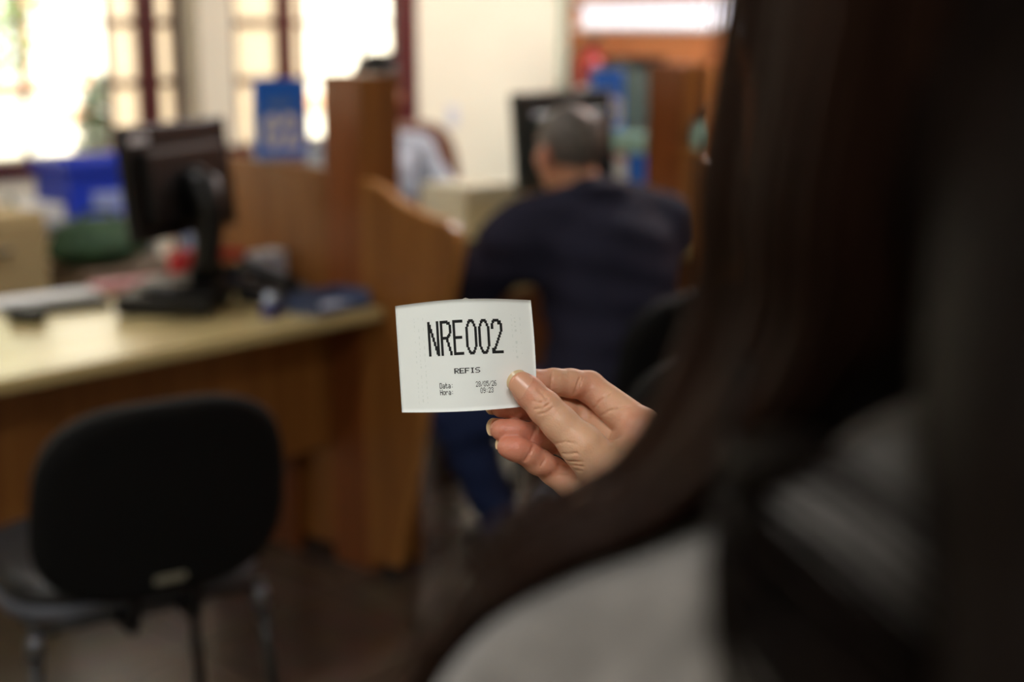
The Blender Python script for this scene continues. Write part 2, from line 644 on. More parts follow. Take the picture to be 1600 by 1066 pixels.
        for a in range(3):
            b, c = (a + 1) % 3, (a + 2) % 3
            for ob in (0, 1):
                for oc in (0, 1):
                    o0 = [0, 0, 0]
                    o0[b], o0[c] = ob, oc
                    o1 = list(o0)
                    o1[a] = 1
                    d0 = D[act[:, 0] + o0[0], act[:, 1] + o0[1], act[:, 2] + o0[2]]
                    d1 = D[act[:, 0] + o1[0], act[:, 1] + o1[1], act[:, 2] + o1[2]]
                    x = (d0 < 0) != (d1 < 0)
                    t = np.where(x, d0 / np.where(x, d0 - d1, 1), 0)
                    p = np.array(o0, float)[None, :].repeat(len(act), 0)
                    p[:, a] = t
                    acc[x] += p[x]
                    num += x
        V = (act + acc / num[:, None]) * h + s.lo[None, :]
        quads = []
        for a in range(3):
            b, c = (a + 1) % 3, (a + 2) % 3
            s0 = [slice(None)] * 3
            s1 = [slice(None)] * 3
            s0[a], s1[a] = slice(0, -1), slice(1, None)
            e = np.argwhere(ins[tuple(s0)] != ins[tuple(s1)])
            e = e[(e[:, b] > 0) & (e[:, c] > 0) & (e[:, b] < D.shape[b] - 1) & (e[:, c] < D.shape[c] - 1)]
            def q(db, dc):
                i = e.copy()
                i[:, b] -= db
                i[:, c] -= dc
                return vid[i[:, 0], i[:, 1], i[:, 2]]
            f = np.stack([q(1, 1), q(0, 1), q(0, 0), q(1, 0)], 1)
            fl = ~ins[e[:, 0], e[:, 1], e[:, 2]]
            f[fl] = f[fl][:, ::-1]
            quads.append(f)
        return V, np.concatenate(quads)

def mesh_from(V, Q, name, m, smooth=True):
    me = bpy.data.meshes.new(name)
    n, f = len(V), len(Q)
    me.vertices.add(n)
    me.vertices.foreach_set('co', np.asarray(V, np.float32).ravel())
    me.loops.add(f * 4)
    me.loops.foreach_set('vertex_index', np.asarray(Q, np.int32).ravel())
    me.polygons.add(f)
    me.polygons.foreach_set('loop_start', np.arange(0, f * 4, 4, dtype=np.int32))
    me.polygons.foreach_set('loop_total', np.full(f, 4, np.int32))
    me.update(calc_edges=True)
    me.validate()
    if smooth:
        me.shade_smooth()
    me.materials.append(m)
    return me

def sdf_obj(field, name, m, base, parent=None, extra=None, flush=None):
    V, Q = field.mesh()
    if extra is not None:
        V2, Q2 = extra
        Q = np.concatenate([Q, Q2 + len(V)])
        V = np.concatenate([V, V2])
    me = mesh_from(V - np.array(base)[None, :], Q, name, m)
    if flush is not None:
        at = me.attributes.new('flush', 'FLOAT', 'POINT')
        at.data.foreach_set('value', flush(V).astype(np.float32))
    o = bpy.data.objects.new(name, me)
    COL.objects.link(o)
    if parent is not None:
        o.parent = parent
    else:
        o.location = base
    return o

class Frame:
    """A body's own axes: x to its right, y ahead of it, z up."""
    def __init__(s, origin, fwd):
        s.o = np.array(origin, float)
        f = np.array([fwd[0], fwd[1], 0.0])
        f /= np.linalg.norm(f)
        s.f = f
        s.r = np.array([f[1], -f[0], 0.0])
        s.R = np.stack([s.r, s.f, np.array([0, 0, 1.0])], 1)
    def __call__(s, x, y, z):
        return s.o + s.r * x + s.f * y + np.array([0, 0, z])

def head_into(F, fr, sc=1.0, neck_to=None, k=0.02):
    """Skull, jaw, brow, nose, lips, ears and eye sockets around the frame origin (mid-head)."""
    def p(x, y, z):
        return fr(x * sc, y * sc, z * sc)
    def e(c, r, k_, sub=False):
        F.ell(p(*c), tuple(v * sc for v in r), k_ * sc, fr.R, sub)
    e((0, -0.012, 0.032), (0.074, 0.094, 0.084), k)
    e((0, 0.034, -0.040), (0.056, 0.056, 0.072), 0.025)
    e((0, 0.062, -0.092), (0.026, 0.022, 0.02), 0.02)
    e((0.034, 0.058, -0.022), (0.026, 0.026, 0.024), 0.018)
    e((-0.034, 0.058, -0.022), (0.026, 0.026, 0.024), 0.018)
    e((0, 0.074, 0.028), (0.05, 0.016, 0.012), 0.014)
    for sx in (-1, 1):
        e((0.031 * sx, 0.092, 0.004), (0.017, 0.014, 0.011), 0.008, True)
    F.cap(p(0, 0.086, 0.016), p(0, 0.106, -0.024), 0.007 * sc, 0.011 * sc, 0.008 * sc)
    for sx in (-1, 1):
        F.cap(p(0.010 * sx, 0.093, -0.028), p(0.011 * sx, 0.095, -0.029), 0.007 * sc, 0.007 * sc, 0.005 * sc)
        e((0.076 * sx, -0.006, -0.006), (0.010, 0.020, 0.032), 0.004)
        e((0.084 * sx, 0.000, -0.004), (0.006, 0.010, 0.018), 0.004, True)
    F.cap(p(-0.018, 0.088, -0.054), p(0.018, 0.088, -0.054), 0.006 * sc, 0.006 * sc, 0.006 * sc)
    F.cap(p(-0.016, 0.087, -0.064), p(0.016, 0.087, -0.064), 0.007 * sc, 0.007 * sc, 0.006 * sc)
    F.cap(p(-0.022, 0.096, -0.0592), p(0.022, 0.096, -0.0592), 0.0016 * sc, 0.0016 * sc, 0.002 * sc, True)
    if neck_to is not None:
        F.cap(p(0, -0.022, -0.06), neck_to, 0.056 * sc, 0.062 * sc, 0.03)

def eyes(fr, sc, base, parent):
    for sx in (-1, 1):
        c = fr(0.031 * sx * sc, 0.0722 * sc, 0.004 * sc)
        bm = bmesh.new()
        bmesh.ops.create_uvsphere(bm, u_segments=16, v_segments=10, radius=0.0115 * sc)
        bmesh.ops.translate(bm, vec=Vector(c - np.array(base)), verts=bm.verts)
        ey = obj('eye', bm, M['eye'], parent, True)
        for nm, rad, dep_, mm in (('iris', 0.0056, 0.0095, 'iris'), ('pupil', 0.0027, 0.0106, 'black_plastic')):
            b2 = lathe_bm([(rad * sc, 0.0), (rad * sc, 0.0012 * sc), (rad * 0.6 * sc, 0.0020 * sc), (0.0003, 0.0022 * sc)], 18)
            R3 = Matrix(((fr.r[0], 0, fr.f[0]), (fr.r[1], 0, fr.f[1]), (0, 1, 0))).to_4x4()
            pos = Vector(c + fr.f * dep_ * sc - np.array(base))
            obj(nm, xform(b2, Matrix.Translation(pos) @ R3), M[mm], ey, True)
        pts = [Vector(fr((0.016 + 0.011 * q) * sx * sc, (0.0905 - 0.0022 * q * q) * sc, (0.026 + 0.003 * math.sin(q * 1.6)) * sc) - np.array(base)) for q in (0, 0.7, 1.4, 2.1, 2.6)]
        obj('eyebrow', tube_bm(pts, [0.002 * sc, 0.0034 * sc, 0.0032 * sc, 0.0026 * sc, 0.001 * sc], 8), M['brow'], parent, True)

# ------------------------------------------------------------------ the room
X0, X1, Y0, Y1 = -3.0, 5.985, -3.2, 5.2
TH = 0.2

def wall_with_holes(a0, a1, z1, holes, place):
    """Pieces of a wall along a (a0..a1), 0..z1, leaving out holes (a, b, lo, hi); place(a, b, lo, hi) gives box corners."""
    cuts = sorted({a0, a1} | {h[0] for h in holes} | {h[1] for h in holes})
    bms = []
    for p, q in zip(cuts[:-1], cuts[1:]):
        inside = [h for h in holes if h[0] <= p + 1e-6 and h[1] >= q - 1e-6]
        if not inside:
            bms.append(box_bm(*place(p, q, 0, z1)))
        else:
            h = inside[0]
            if h[2] > 0:
                bms.append(box_bm(*place(p, q, 0, h[2])))
            if h[3] < z1:
                bms.append(box_bm(*place(p, q, h[3], z1)))
    return merge(*bms)

struct('floor', box_bm((X0, Y0, -0.1), (X1, Y1, 0.0)), M['floor'])
struct('ceiling', box_bm((X0 - TH, Y0 - TH, CEIL), (X1 + TH, Y1 + TH, CEIL + 0.15)), M['ceiling'])
WIN = [(0.55, 1.82, 0.88, 2.5), (2.15, 3.618, 0.88, 2.5), (3.795, 4.896, 0.88, 2.5)]
struct('wall_back', wall_with_holes(X0, X1 + TH, CEIL, WIN, lambda a, b, l, h: ((a, Y1, l), (b, Y1 + TH, h))), M['wall'])
SLOT = (3.5, 5.12, 1.44, 1.57)
struct('wall_right', wall_with_holes(Y0, Y1, CEIL, [SLOT], lambda a, b, l, h: ((X1, a, l), (X1 + 0.07, b, h))), M['orange_wall'])
struct('wall_left', box_bm((X0 - TH, Y0, 0), (X0, Y1, CEIL)), M['wall'])
struct('wall_front', box_bm((X0, Y0 - TH, 0), (X1, Y0, CEIL)), M['wall'])
struct('baseboard_back', box_bm((X0, Y1 - 0.015, 0), (X1, Y1, 0.09)), M['maroon'])
# pale corner strip where the cream wall meets the terracotta one
struct('trim_1', box_bm((X1 - 0.045, Y1 - 0.045, 0), (X1, Y1, CEIL), 0.01), mat('corner_strip', (196, 204, 186), 0.5))

def window(name, u0, u1, y, stiles, bars, hz, sill, frosted):
    lo, hi = 0.88, 2.5
    d = 0.055
    bms = [box_bm((u0, y, lo), (u1, y + d, lo + 0.055)), box_bm((u0, y, hi - 0.05), (u1, y + d, hi))]
    for a, b in stiles:
        bms.append(box_bm((a, y, lo + 0.055), (b, y + d, hi - 0.05), 0.004, 1))
    for b in bars:
        bms.append(box_bm((b - 0.009, y + 0.015, lo + 0.055), (b + 0.009, y + 0.04, hi - 0.05)))
    for z, t, a, b in hz:
        bms.append(box_bm((a, y + 0.012, z - t / 2), (b, y + 0.043, z + t / 2)))
    if sill:
        bms.append(box_bm((u0 - 0.05, sill[0], 0.875), (u1 + (0.0 if u1 < 3.7 else -0.02), sill[1], 0.935), 0.006, 1))
    w = struct(name, merge(*bms), M['maroon'])
    edges = sorted([u0] + [b for b in bars] + [(a + b) / 2 for a, b in stiles] + [u1])
    for a, b in zip(edges[:-1], edges[1:]):
        if b - a < 0.03:
            continue
        f = any(p <= (a + b) / 2 <= q for p, q in frosted)
        obj('pane', box_bm((a, y + 0.026, lo + 0.05), (b, y + 0.030, hi - 0.045)), M['frost'] if f else M['glass'], w)
    return w

def hz_rows(a, b, t):
    return [(z, t, a, b) for z in (1.21, 1.46, 1.72, 1.98, 2.24)]

window('window_1', 2.15, 3.618, 5.335, [(2.15, 2.19), (2.26, 2.36), (3.41, 3.51), (3.585, 3.618)], [2.495, 3.275, 2.885],
       hz_rows(2.15, 2.495, 0.024) + hz_rows(2.495, 3.275, 0.012) + hz_rows(3.275, 3.618, 0.026), (5.17, 5.34), [(2.15, 2.495), (3.275, 3.618)])
window('window_2', 3.795, 4.896, 5.203, [(3.795, 3.815), (4.05, 4.135), (4.768, 4.896)], [4.21, 4.56],
       hz_rows(3.795, 4.065, 0.03) + hz_rows(4.12, 4.77, 0.016), (5.17, 5.21), [(3.795, 4.21)])
window('added_window', 0.55, 1.82, 5.335, [(0.55, 0.60), (0.72, 0.80), (1.57, 1.65), (1.77, 1.82)], [1.19],
       hz_rows(0.55, 1.82, 0.02), (5.17, 5.34), [])  # out of view to the left, added to bring in more light
# slot window high in the terracotta wall
bms = [box_bm((X1 - 0.01, SLOT[0], SLOT[2] - 0.02), (X1 + 0.05, SLOT[1], SLOT[2] + 0.006)),
       box_bm((X1 - 0.01, SLOT[0], SLOT[3] - 0.006), (X1 + 0.05, SLOT[1], SLOT[3] + 0.02))]
k = SLOT[0]
while k < SLOT[1]:
    bms.append(box_bm((X1 + 0.02, k, SLOT[2]), (X1 + 0.05, k + 0.012, SLOT[3])))
    k += 0.066
w3 = struct('window_3', merge(*bms), M['fixture'])
obj('pane', box_bm((X1 + 0.055, SLOT[0], SLOT[2]), (X1 + 0.059, SLOT[1], SLOT[3])), M['frost_white'], w3)

# ceiling fittings out of view, added as fill light
for i, (x, y, wt) in enumerate(FILL_LAMPS):
    t = thing('ceiling_fill_lamp', 'unseen twin-tube ceiling fitting, added as fill light', 'lamp', (x, y, CEIL), 0, 'added ceiling fill lights')
    obj('housing', box_bm((-0.62, -0.11, -0.05), (0.62, 0.11, 0.0), 0.008, 1), M['fixture'], t)
    for s in (-1, 1):
        bm = tube_bm([(-0.59, 0.05 * s, -0.068), (0.59, 0.05 * s, -0.068)], 0.013, 10)
        obj('tube', bm, M['lamp'], t, True)
    ld = bpy.data.lights.new('fill_light', 'AREA')
    ld.shape = 'RECTANGLE'
    ld.size = 1.2
    ld.size_y = 0.2
    ld.energy = wt
    ld.color = (1.0, 0.985, 0.96)
    lo_ = bpy.data.objects.new('fill_light', ld)
    COL.objects.link(lo_)
    lo_.parent = t
    lo_.location = (0, 0, -0.085)

# ------------------------------------------------------------------ outside the windows
struct('exterior_ground', box_bm((-8, 5.45, -0.3), (22, 16, -0.1)), M['ext_ground'])
fac = thing('house', 'pale rendered house across the sunlit courtyard', 'house', (7.0, 11.6, -0.1))
obj('wall', wall_with_holes(-13, 13, 5.2, [(-6.2, -5.2, 1.0, 2.4), (-1.2, -0.1, 1.0, 2.4), (3.6, 4.7, 1.0, 2.4)],
                            lambda a, b, l, h: ((a, 0, l), (b, 0.3, h))), M['ext_white'], fac)
obj('band', box_bm((-13, -0.05, 0.72), (13, 0.0, 0.86)), M['ext_peach'], fac)
for wx in (-6.2, -1.2, 3.6):
    wdt = 1.1 if wx != -6.2 else 1.0
    fr_ = obj('window', merge(box_bm((wx, 0.05, 1.0), (wx + wdt, 0.1, 1.07)), box_bm((wx, 0.05, 2.33), (wx + wdt, 0.1, 2.4)),
                              box_bm((wx, 0.05, 1.07), (wx + 0.07, 0.1, 2.33)), box_bm((wx + wdt - 0.07, 0.05, 1.07), (wx + wdt, 0.1, 2.33)),
                              box_bm((wx + wdt / 2 - 0.03, 0.05, 1.07), (wx + wdt / 2 + 0.03, 0.1, 2.33))), M['ext_peach'], fac)
    obj('glazing', box_bm((wx, 0.07, 1.0), (wx + wdt, 0.08, 2.4)), M['white'], fr_)
obj('roof', prism_bm([(-0.6, 5.2), (0.3, 5.2), (3.0, 6.6), (2.9, 6.75)], -13.4, 13.4, 'x'), M['ext_peach'], fac)
gw = thing('garden_wall', 'low white garden wall with peach coping outside the large pane', 'wall', (2.0, 7.6, -0.1))
obj('wall', box_bm((-6, 0, 0), (2.2, 0.2, 1.18), 0.02, 2), M['ext_white'], gw)
obj('coping', box_bm((-6.04, -0.03, 1.18), (2.24, 0.23, 1.24), 0.02, 2), M['ext_peach'], gw)

def leaves_mesh(n, c, r, size, seed):
    rnd = random.Random(seed)
    V, Fq = [], []
    for i in range(n):
        while True:
            d = Vector((rnd.uniform(-1, 1), rnd.uniform(-1, 1), rnd.uniform(-1, 1)))
            if 0.35 < d.length < 1:
                break
        p = Vector((c[0] + d.x * r[0], c[1] + d.y * r[1], c[2] + d.z * r[2]))
        a = Vector((rnd.gauss(0, 1), rnd.gauss(0, 1), rnd.gauss(0, 1))).normalized()
        b = a.orthogonal().normalized()
        s = size * rnd.uniform(0.6, 1.3)
        k0 = len(V)
        V += [p - a * s, p + b * s * 0.42 + a.cross(b) * s * 0.12, p + a * s, p - b * s * 0.42 + a.cross(b) * s * 0.12]
        Fq.append((k0, k0 + 1, k0 + 2, k0 + 3))
    return V, Fq

def shrub(name, loc, h, rr, n, size, seed, label, leafm, pot=True, cat='shrub'):
    t = thing(name, label, cat, loc)
    z0 = 0.0
    if pot:
        obj('pot', lathe_bm([(0.13, 0), (0.17, 0.02), (0.2, 0.3), (0.22, 0.33), (0.2, 0.34), (0.17, 0.30)]), M['pot'], t, True)
        z0 = 0.28
    obj('stem', merge(tube_bm([(0, 0, z0), (0.02, 0.01, z0 + h * 0.3), (-0.01, 0.02, z0 + h * 0.7)], [0.03, 0.024, 0.012], 8),
                      tube_bm([(0.02, 0.01, z0 + h * 0.3), (0.12, 0.05, z0 + h * 0.6)], [0.016, 0.008], 6),
                      tube_bm([(0.02, 0.01, z0 + h * 0.3), (-0.12, -0.04, z0 + h * 0.65)], [0.016, 0.008], 6)), M['bark'], t, True)
    obj('foliage', leaves_mesh(n, (0, 0, z0 + h * 0.62), (rr, rr, h * 0.42), size, seed), leafm, t)
    return t

shrub('potted_shrub', (4.52, 7.35, -0.1), 1.0, 0.24, 1500, 0.045, 3, 'dark potted shrub beside the end of the garden wall', M['leaf'])
shrub('potted_shrub', (5.02, 7.55, -0.1), 0.95, 0.2, 1100, 0.045, 5, 'smaller dark potted shrub seen past the thick maroon mullion', M['leaf'])
shrub('garden_tree', (4.6, 10.2, -0.1), 3.0, 1.0, 2600, 0.08, 8, 'light green courtyard tree above the garden wall', M['leaf_light'], False, 'tree')

# ------------------------------------------------------------------ service desks and dividers
WING = [(0.072, 0.04), (-0.04, 0.04), (-0.10, 0.26), (-0.16, 0.50), (-0.225, 0.72), (-0.275, 0.90), (-0.283, 0.935), (-0.272, 0.965),
        (-0.245, 0.982), (-0.17, 0.992), (-0.09, 1.012), (-0.02, 1.044), (0.03, 1.060), (0.072, 1.064)]

def divider(loc, label):
    t = thing('desk_divider', label, 'partition', loc, 0, 'wooden dividers between the counters')
    obj('wing_panel', prism_bm(WING, 0.0, 0.028, 'x'), M['wood'], t)
    edge = WING[1:]
    inn = [(y + 0.0035, z - 0.0035) for y, z in edge]
    obj('edge_trim', prism_bm([(y - 0.002, z + 0.001) for y, z in edge] + list(reversed(inn)), -0.001, 0.029, 'x'), M['wood_edge'], t)
    obj('column', box_bm((0.0, 0.072, 0.0), (0.135, 0.215, 1.327), 0.003, 1), M['wood_dark'], t)
    obj('column_lit_front', box_bm((0.001, 0.066, 0.0), (0.134, 0.072, 1.327)), M['wood'], t)  # thin lighter sheet, stands in for light on the post's front face
    obj('rear_panel', prism_bm([(0.215, 0.04), (0.78, 0.04), (0.78, 1.03), (0.75, 1.09), (0.215, 1.085)], 0.0, 0.028, 'x'), M['wood'], t)
    for y in (-0.01, 0.70):
        obj('foot', tube_bm([(0.014, y, 0), (0.014, y, 0.012), (0.014, y, 0.045)], [0.02, 0.02, 0.008], 12), M['black_plastic'], t)
    return t

divider((2.40, 2.70, 0), 'brown wooden divider with tall post behind the held ticket')
divider((3.78, 2.70, 0), 'farther brown wooden divider to the right of the seated man in navy')

def desk(loc, label, L=1.365):
    t = thing('service_desk', label, 'desk', loc, 0, 'service counters with ivory tops')
    obj('top', box_bm((0.0, 0.0, 0.712), (L, 0.77, 0.745), 0.008, 3), M['desk_top'], t)
    obj('modesty_panel', box_bm((0.03, 0.225, 0.33), (L, 0.245, 0.712)), M['wood_panel'], t)
    obj('side_panel', box_bm((0.0, 0.06, 0.0), (0.03, 0.75, 0.712)), M['wood'], t)
    obj('support_panel', box_bm((L - 0.03, 0.36, 0.0), (L - 0.002, 0.76, 0.712)), M['wood_dark'], t)
    return t
desk((1.032, 2.68, 0), 'ivory-topped wooden counter behind the empty black chair', 1.362)
desk((2.542, 2.68, 0), 'ivory-topped wooden counter in front of the seated man', 1.228)

# ------------------------------------------------------------------ chairs
def chair(loc, rz, label):
    t = thing('visitor_chair', label, 'chair', loc, rz, 'black four-legged visitor chairs')
    s = xform(pad_bm(0.46, 0.43, 0.055, 3.4, 0.04), Matrix.Translation((0, 0.01, 0.480)) @ Matrix.Rotation(-PI / 2, 4, 'X'))
    obj('seat', s, M['seat_black'], t, True)
    s = xform(pad_bm(0.475, 0.445, 0.03, 3.4, 0.04), Matrix.Translation((0, 0.01, 0.456)) @ Matrix.Rotation(-PI / 2, 4, 'X'))
    obj('seat_shell', s, M['seat_glare'], t, True)
    tilt = Matrix.Translation((0, -0.312, 0.668)) @ Matrix.Rotation(math.radians(11), 4, 'X')
    b = xform(pad_bm(0.43, 0.345, 0.05, 3.0, 0.05, 0.03), tilt @ Matrix.Translation((0, 0.022, 0)))
    obj('backrest', b, M['black_soft'], t, True)
    b = xform(pad_bm(0.445, 0.365, 0.036, 3.0, 0.05, 0.03), tilt)
    sh = obj('back_shell', b, M['black_soft'], t, True)
    tb = xform(box_bm((-0.028, -0.022, -0.150), (0.028, -0.017, -0.134), 0.002, 1), tilt)
    obj('maker_plate', tb, M['tag'], sh)
    for sx in (-1, 1):
        br = tube_bm([(0.056 * sx, 0.02, 0.430), (0.056 * sx, -0.22, 0.426), (0.056 * sx, -0.258, 0.432), (0.056 * sx, -0.270, 0.465), (0.056 * sx, -0.272, 0.54)], 0.014, 10)
        obj('bracket', br, M['black_plastic'], t, True)
    fr_ = merge(tube_bm([(-0.2, -0.185, 0.430), (-0.2, 0.185, 0.430)], 0.011, 10), tube_bm([(0.2, -0.185, 0.430), (0.2, 0.185, 0.430)], 0.011, 10),
                tube_bm([(-0.2, -0.185, 0.430), (0.2, -0.185, 0.430)], 0.011, 10), tube_bm([(-0.2, 0.185, 0.430), (0.2, 0.185, 0.430)], 0.011, 10))
    obj('seat_frame', fr_, M['black_metal'], t, True)
    for sx in (-1, 1):
        for sy in (-1, 1):
            a = Vector((0.205 * sx, 0.19 * sy, 0.436))
            e_ = Vector((0.238 * sx, 0.235 * sy, 0.0))
            leg = obj('leg', tube_bm([a, a.lerp(e_, 0.97)], 0.0125, 12), M['black_metal'], t, True)
            obj('ferrule', tube_bm([a.lerp(e_, 0.02), a.lerp(e_, 0.05), a.lerp(e_, 0.11), a.lerp(e_, 0.125)], [0.013, 0.016, 0.016, 0.013], 12), M['chrome'], leg, True)
            obj('foot_cap', tube_bm([a.lerp(e_, 0.95), e_], 0.015, 12), M['black_plastic'], leg, True)
    return t

ch = chair((1.350, 2.285, 0), math.radians(-14), 'empty black visitor chair pulled up to the nearer ivory counter')
dup(ch, (2.80, 2.20, 0), math.radians(-16), 'black visitor chair under the seated man in navy')
dup(ch, (2.36, 1.76, 0), math.radians(-28), 'dark visitor chair just behind the holding hand, mostly hidden by hair')

# ------------------------------------------------------------------ monitors
def monitor(loc, rz, label, w, h, zc, m, plate=True, tilt=6):
    t = thing('computer_monitor', label, 'monitor', loc, rz)      # screen looks along +y, its back towards -y
    T = Matrix.Translation((0, 0, zc)) @ Matrix.Rotation(math.radians(-tilt), 4, 'X')
    hs = obj('housing', xform(merge(box_bm((-w / 2, -0.012, -h / 2), (w / 2, 0.018, h / 2), 0.008, 2),
                                    box_bm((-w * 0.40, -0.035, -h * 0.38), (w * 0.40, -0.010, h * 0.30), 0.018, 3)), T), m, t)
    obj('screen', xform(box_bm((-w / 2 + 0.012, 0.017, -h / 2 + 0.014), (w / 2 - 0.012, 0.0195, h / 2 - 0.012)), T), M['dark_slot'], t)
    vents = merge(*[box_bm((-w * 0.34, -0.0365, -0.02 - 0.012 * k), (w * 0.34, -0.0345, -0.015 - 0.012 * k)) for k in range(5)])
    obj('vent', xform(vents, T), M['black_metal'], hs)
    if plate:
        obj('name_plate', xform(box_bm((-w / 2 + 0.018, -0.0145, h / 2 - 0.047), (-w / 2 + 0.095, -0.0115, h / 2 - 0.025), 0.002, 1), T), M['switch'], hs)
    arm = merge(tube_bm([(0, -0.03, zc - 0.005), (0, -0.07, zc - 0.02), (0, -0.085, zc - 0.08), (0, -0.07, zc - h / 2 - 0.05), (0, -0.06, 0.02)], [0.045, 0.045, 0.04, 0.034, 0.042], 16))
    obj('stand_neck', arm, M['black_plastic'], t, True)
    obj('stand_base', lathe_bm([(0.005, 0.022), (0.10, 0.018), (0.12, 0.010), (0.122, 0.0), (0.004, 0.0)][::-1], 32), M['black_plastic'], t, True)
    return t
monitor((2.052, 3.058, 0.798), math.radians(21), 'black computer monitor seen from behind on the nearer counter', 0.44, 0.285, 0.277, M['black_plastic'])
monitor((3.50, 3.03, 0.745), math.radians(-4), 'dark greenish monitor beyond the seated man\'s head', 0.44, 0.31, 0.345, M['screen_green'], False)

# ------------------------------------------------------------------ things on the nearer counter
DZ = 0.745
t = thing('computer_mouse', 'black computer mouse near the end of the nearer counter', 'mouse', (1.676, 3.179, DZ), math.radians(20))
F_ = pad_bm(0.062, 0.105, 0.034, 2.4, 0.08)
obj('shell', xform(F_, Matrix.Translation((0, 0, 0.017)) @ Matrix.Rotation(-PI / 2, 4, 'X')), M['black_plastic'], t, True)
obj('wheel', xform(lathe_bm([(0.006, -0.003), (0.008, -0.002), (0.008, 0.002), (0.006, 0.003)], 14), Matrix.Translation((0, 0.028, 0.031)) @ Matrix.Rotation(PI / 2, 4, 'Y')), M['grey'], t)

t = thing('keyboard', 'slim black keyboard lying between mouse and monitor stand', 'keyboard', (1.82, 3.255, DZ), math.radians(-14))
obj('tray', box_bm((-0.15, -0.05, 0.0), (0.11, 0.05, 0.012), 0.004, 1), M['black_plastic'], t)
obj('keys', merge(*[box_bm((-0.145 + 0.0208 * i, -0.045 + 0.0185 * j, 0.012), (-0.145 + 0.0208 * i + 0.017, -0.045 + 0.0185 * j + 0.015, 0.017)) for i in range(12) for j in range(5)]), M['dark_slot'], t)

t = thing('paper_stack', 'long white paper stack at the back edge of the nearer counter', 'papers', (1.83, 3.385, DZ), math.radians(-4))
obj('sheets', merge(*[xform(box_bm((-0.15, -0.05, 0.004 * k), (0.15, 0.05, 0.004 * k + 0.0036)), Matrix.Rotation(math.radians((k * 37) % 5 - 2), 4, 'Z')) for k in range(4)]), M['white'], t)

t = thing('desktop_computer', 'flat black desktop computer under the monitor on the nearer counter', 'computer', (2.011, 3.045, DZ), math.radians(-51))
obj('case', box_bm((-0.12, -0.11, 0.006), (0.12, 0.11, 0.052), 0.004, 2), M['black_plastic'], t)
obj('front_slot', box_bm((-0.10, -0.1115, 0.028), (0.02, -0.1095, 0.036)), M['dark_slot'], t)
for sx in (-1, 1):
    obj('foot', box_bm((0.09 * sx - 0.012, -0.095, 0.0), (0.09 * sx + 0.012, 0.095, 0.006)), M['black_metal'], t)
t = thing('notebook_pile', 'pile of dark notebooks under the red stapler', 'notebooks', (2.225, 3.18, DZ), math.radians(6))
for k, mm in enumerate(('dark_slot', 'navy_tray', 'black_plastic')):
    obj('notebook', xform(box_bm((-0.07, -0.05, 0.021 * k), (0.07, 0.05, 0.021 * k + 0.020), 0.003, 1), Matrix.Rotation(0.05 * (k - 1), 4, 'Z')), M[mm], t)

t = thing('desk_telephone', 'dark desk telephone between monitor stand and blue-grey tray', 'telephone', (2.268, 2.94, DZ), math.radians(12))
obj('body', prism_bm([(-0.09, 0.0), (0.09, 0.0), (0.09, 0.055), (-0.09, 0.022)], -0.075, 0.075, 'x', 0.004), M['dark_slot'], t)
hd = obj('handset', tube_bm([(-0.05, -0.085, 0.055), (-0.05, -0.05, 0.068), (-0.05, 0.05, 0.088), (-0.05, 0.085, 0.088)], [0.024, 0.017, 0.017, 0.024], 12), M['black_plastic'], t, True)
obj('keypad', merge(*[box_bm((0.0 + 0.02 * i, -0.05 + 0.024 * j, 0.028 + 0.0043 * j), (0.014 + 0.02 * i, -0.034 + 0.024 * j, 0.036 + 0.0043 * j)) for i in range(3) for j in range(4)]), M['grey'], t)
obj('cord', tube_bm([(-0.05, -0.10, 0.05), (-0.07, -0.115, 0.008), (-0.03, -0.12, 0.008), (0.02, -0.10, 0.006), (0.03, -0.085, 0.02)], 0.004, 8), M['black_plastic'], t, True)

t = thing('document_tray', 'blue-grey plastic tray against the tall wooden post', 'tray', (2.275, 2.757, DZ), math.radians(4))
obj('tray', merge(box_bm((-0.09, -0.06, 0.0), (0.09, 0.06, 0.006)), box_bm((-0.09, 0.055, 0.006), (0.09, 0.06, 0.045)),
                  box_bm((-0.09, -0.06, 0.006), (-0.085, 0.055, 0.04)), box_bm((0.085, -0.06, 0.006), (0.09, 0.055, 0.045))), M['navy_tray'], t)
obj('front_lip', box_bm((-0.085, -0.06, 0.006), (0.085, -0.056, 0.022)), M['navy_tray'], t)
tag(obj('folded_leaflet', xform(merge(box_bm((-0.07, -0.045, 0), (0.07, 0.045, 0.003)), xform(box_bm((-0.07, -0.045, 0.004), (0.07, 0.04, 0.007)), Matrix.Rotation(math.radians(5), 4, 'Y'))), Matrix.Rotation(0.1, 4, 'Z')),
        M['lavender'], loc=(2.275, 2.757, DZ + 0.0075)), 'pale leaflet lying in the blue-grey tray', 'leaflet')
t = thing('card_box', 'small lavender-white box behind the desk telephone', 'box', (2.338, 3.092, DZ), 0.05)
obj('carton', box_bm((-0.045, -0.03, 0.0), (0.045, 0.03, 0.105), 0.002, 1), M['lavender'], t)
obj('flap', box_bm((-0.044, -0.031, 0.105), (0.044, 0.024, 0.108)), M['white'], t)
t = thing('stapler', 'red stapler lying on the pile of dark notebooks', 'stapler', (2.235, 3.165, DZ + 0.0635), math.radians(-35))
obj('base', box_bm((-0.07, -0.016, 0.0), (0.07, 0.016, 0.012), 0.003, 1), M['black_metal'], t)
obj('arm', prism_bm([(-0.07, 0.018), (0.07, 0.030), (0.07, 0.052), (0.02, 0.056), (-0.07, 0.036)], -0.014, 0.014, 'y', 0.003), M['red'], t)
t = thing('pen_cup', 'red pen cup holding an orange marker beside the green bag', 'pen cup', (2.25, 3.37, DZ))
obj('cup', lathe_bm([(0.03, 0), (0.034, 0.004), (0.036, 0.09), (0.034, 0.09), (0.031, 0.01), (0.002, 0.008)], 24), M['red'], t, True)
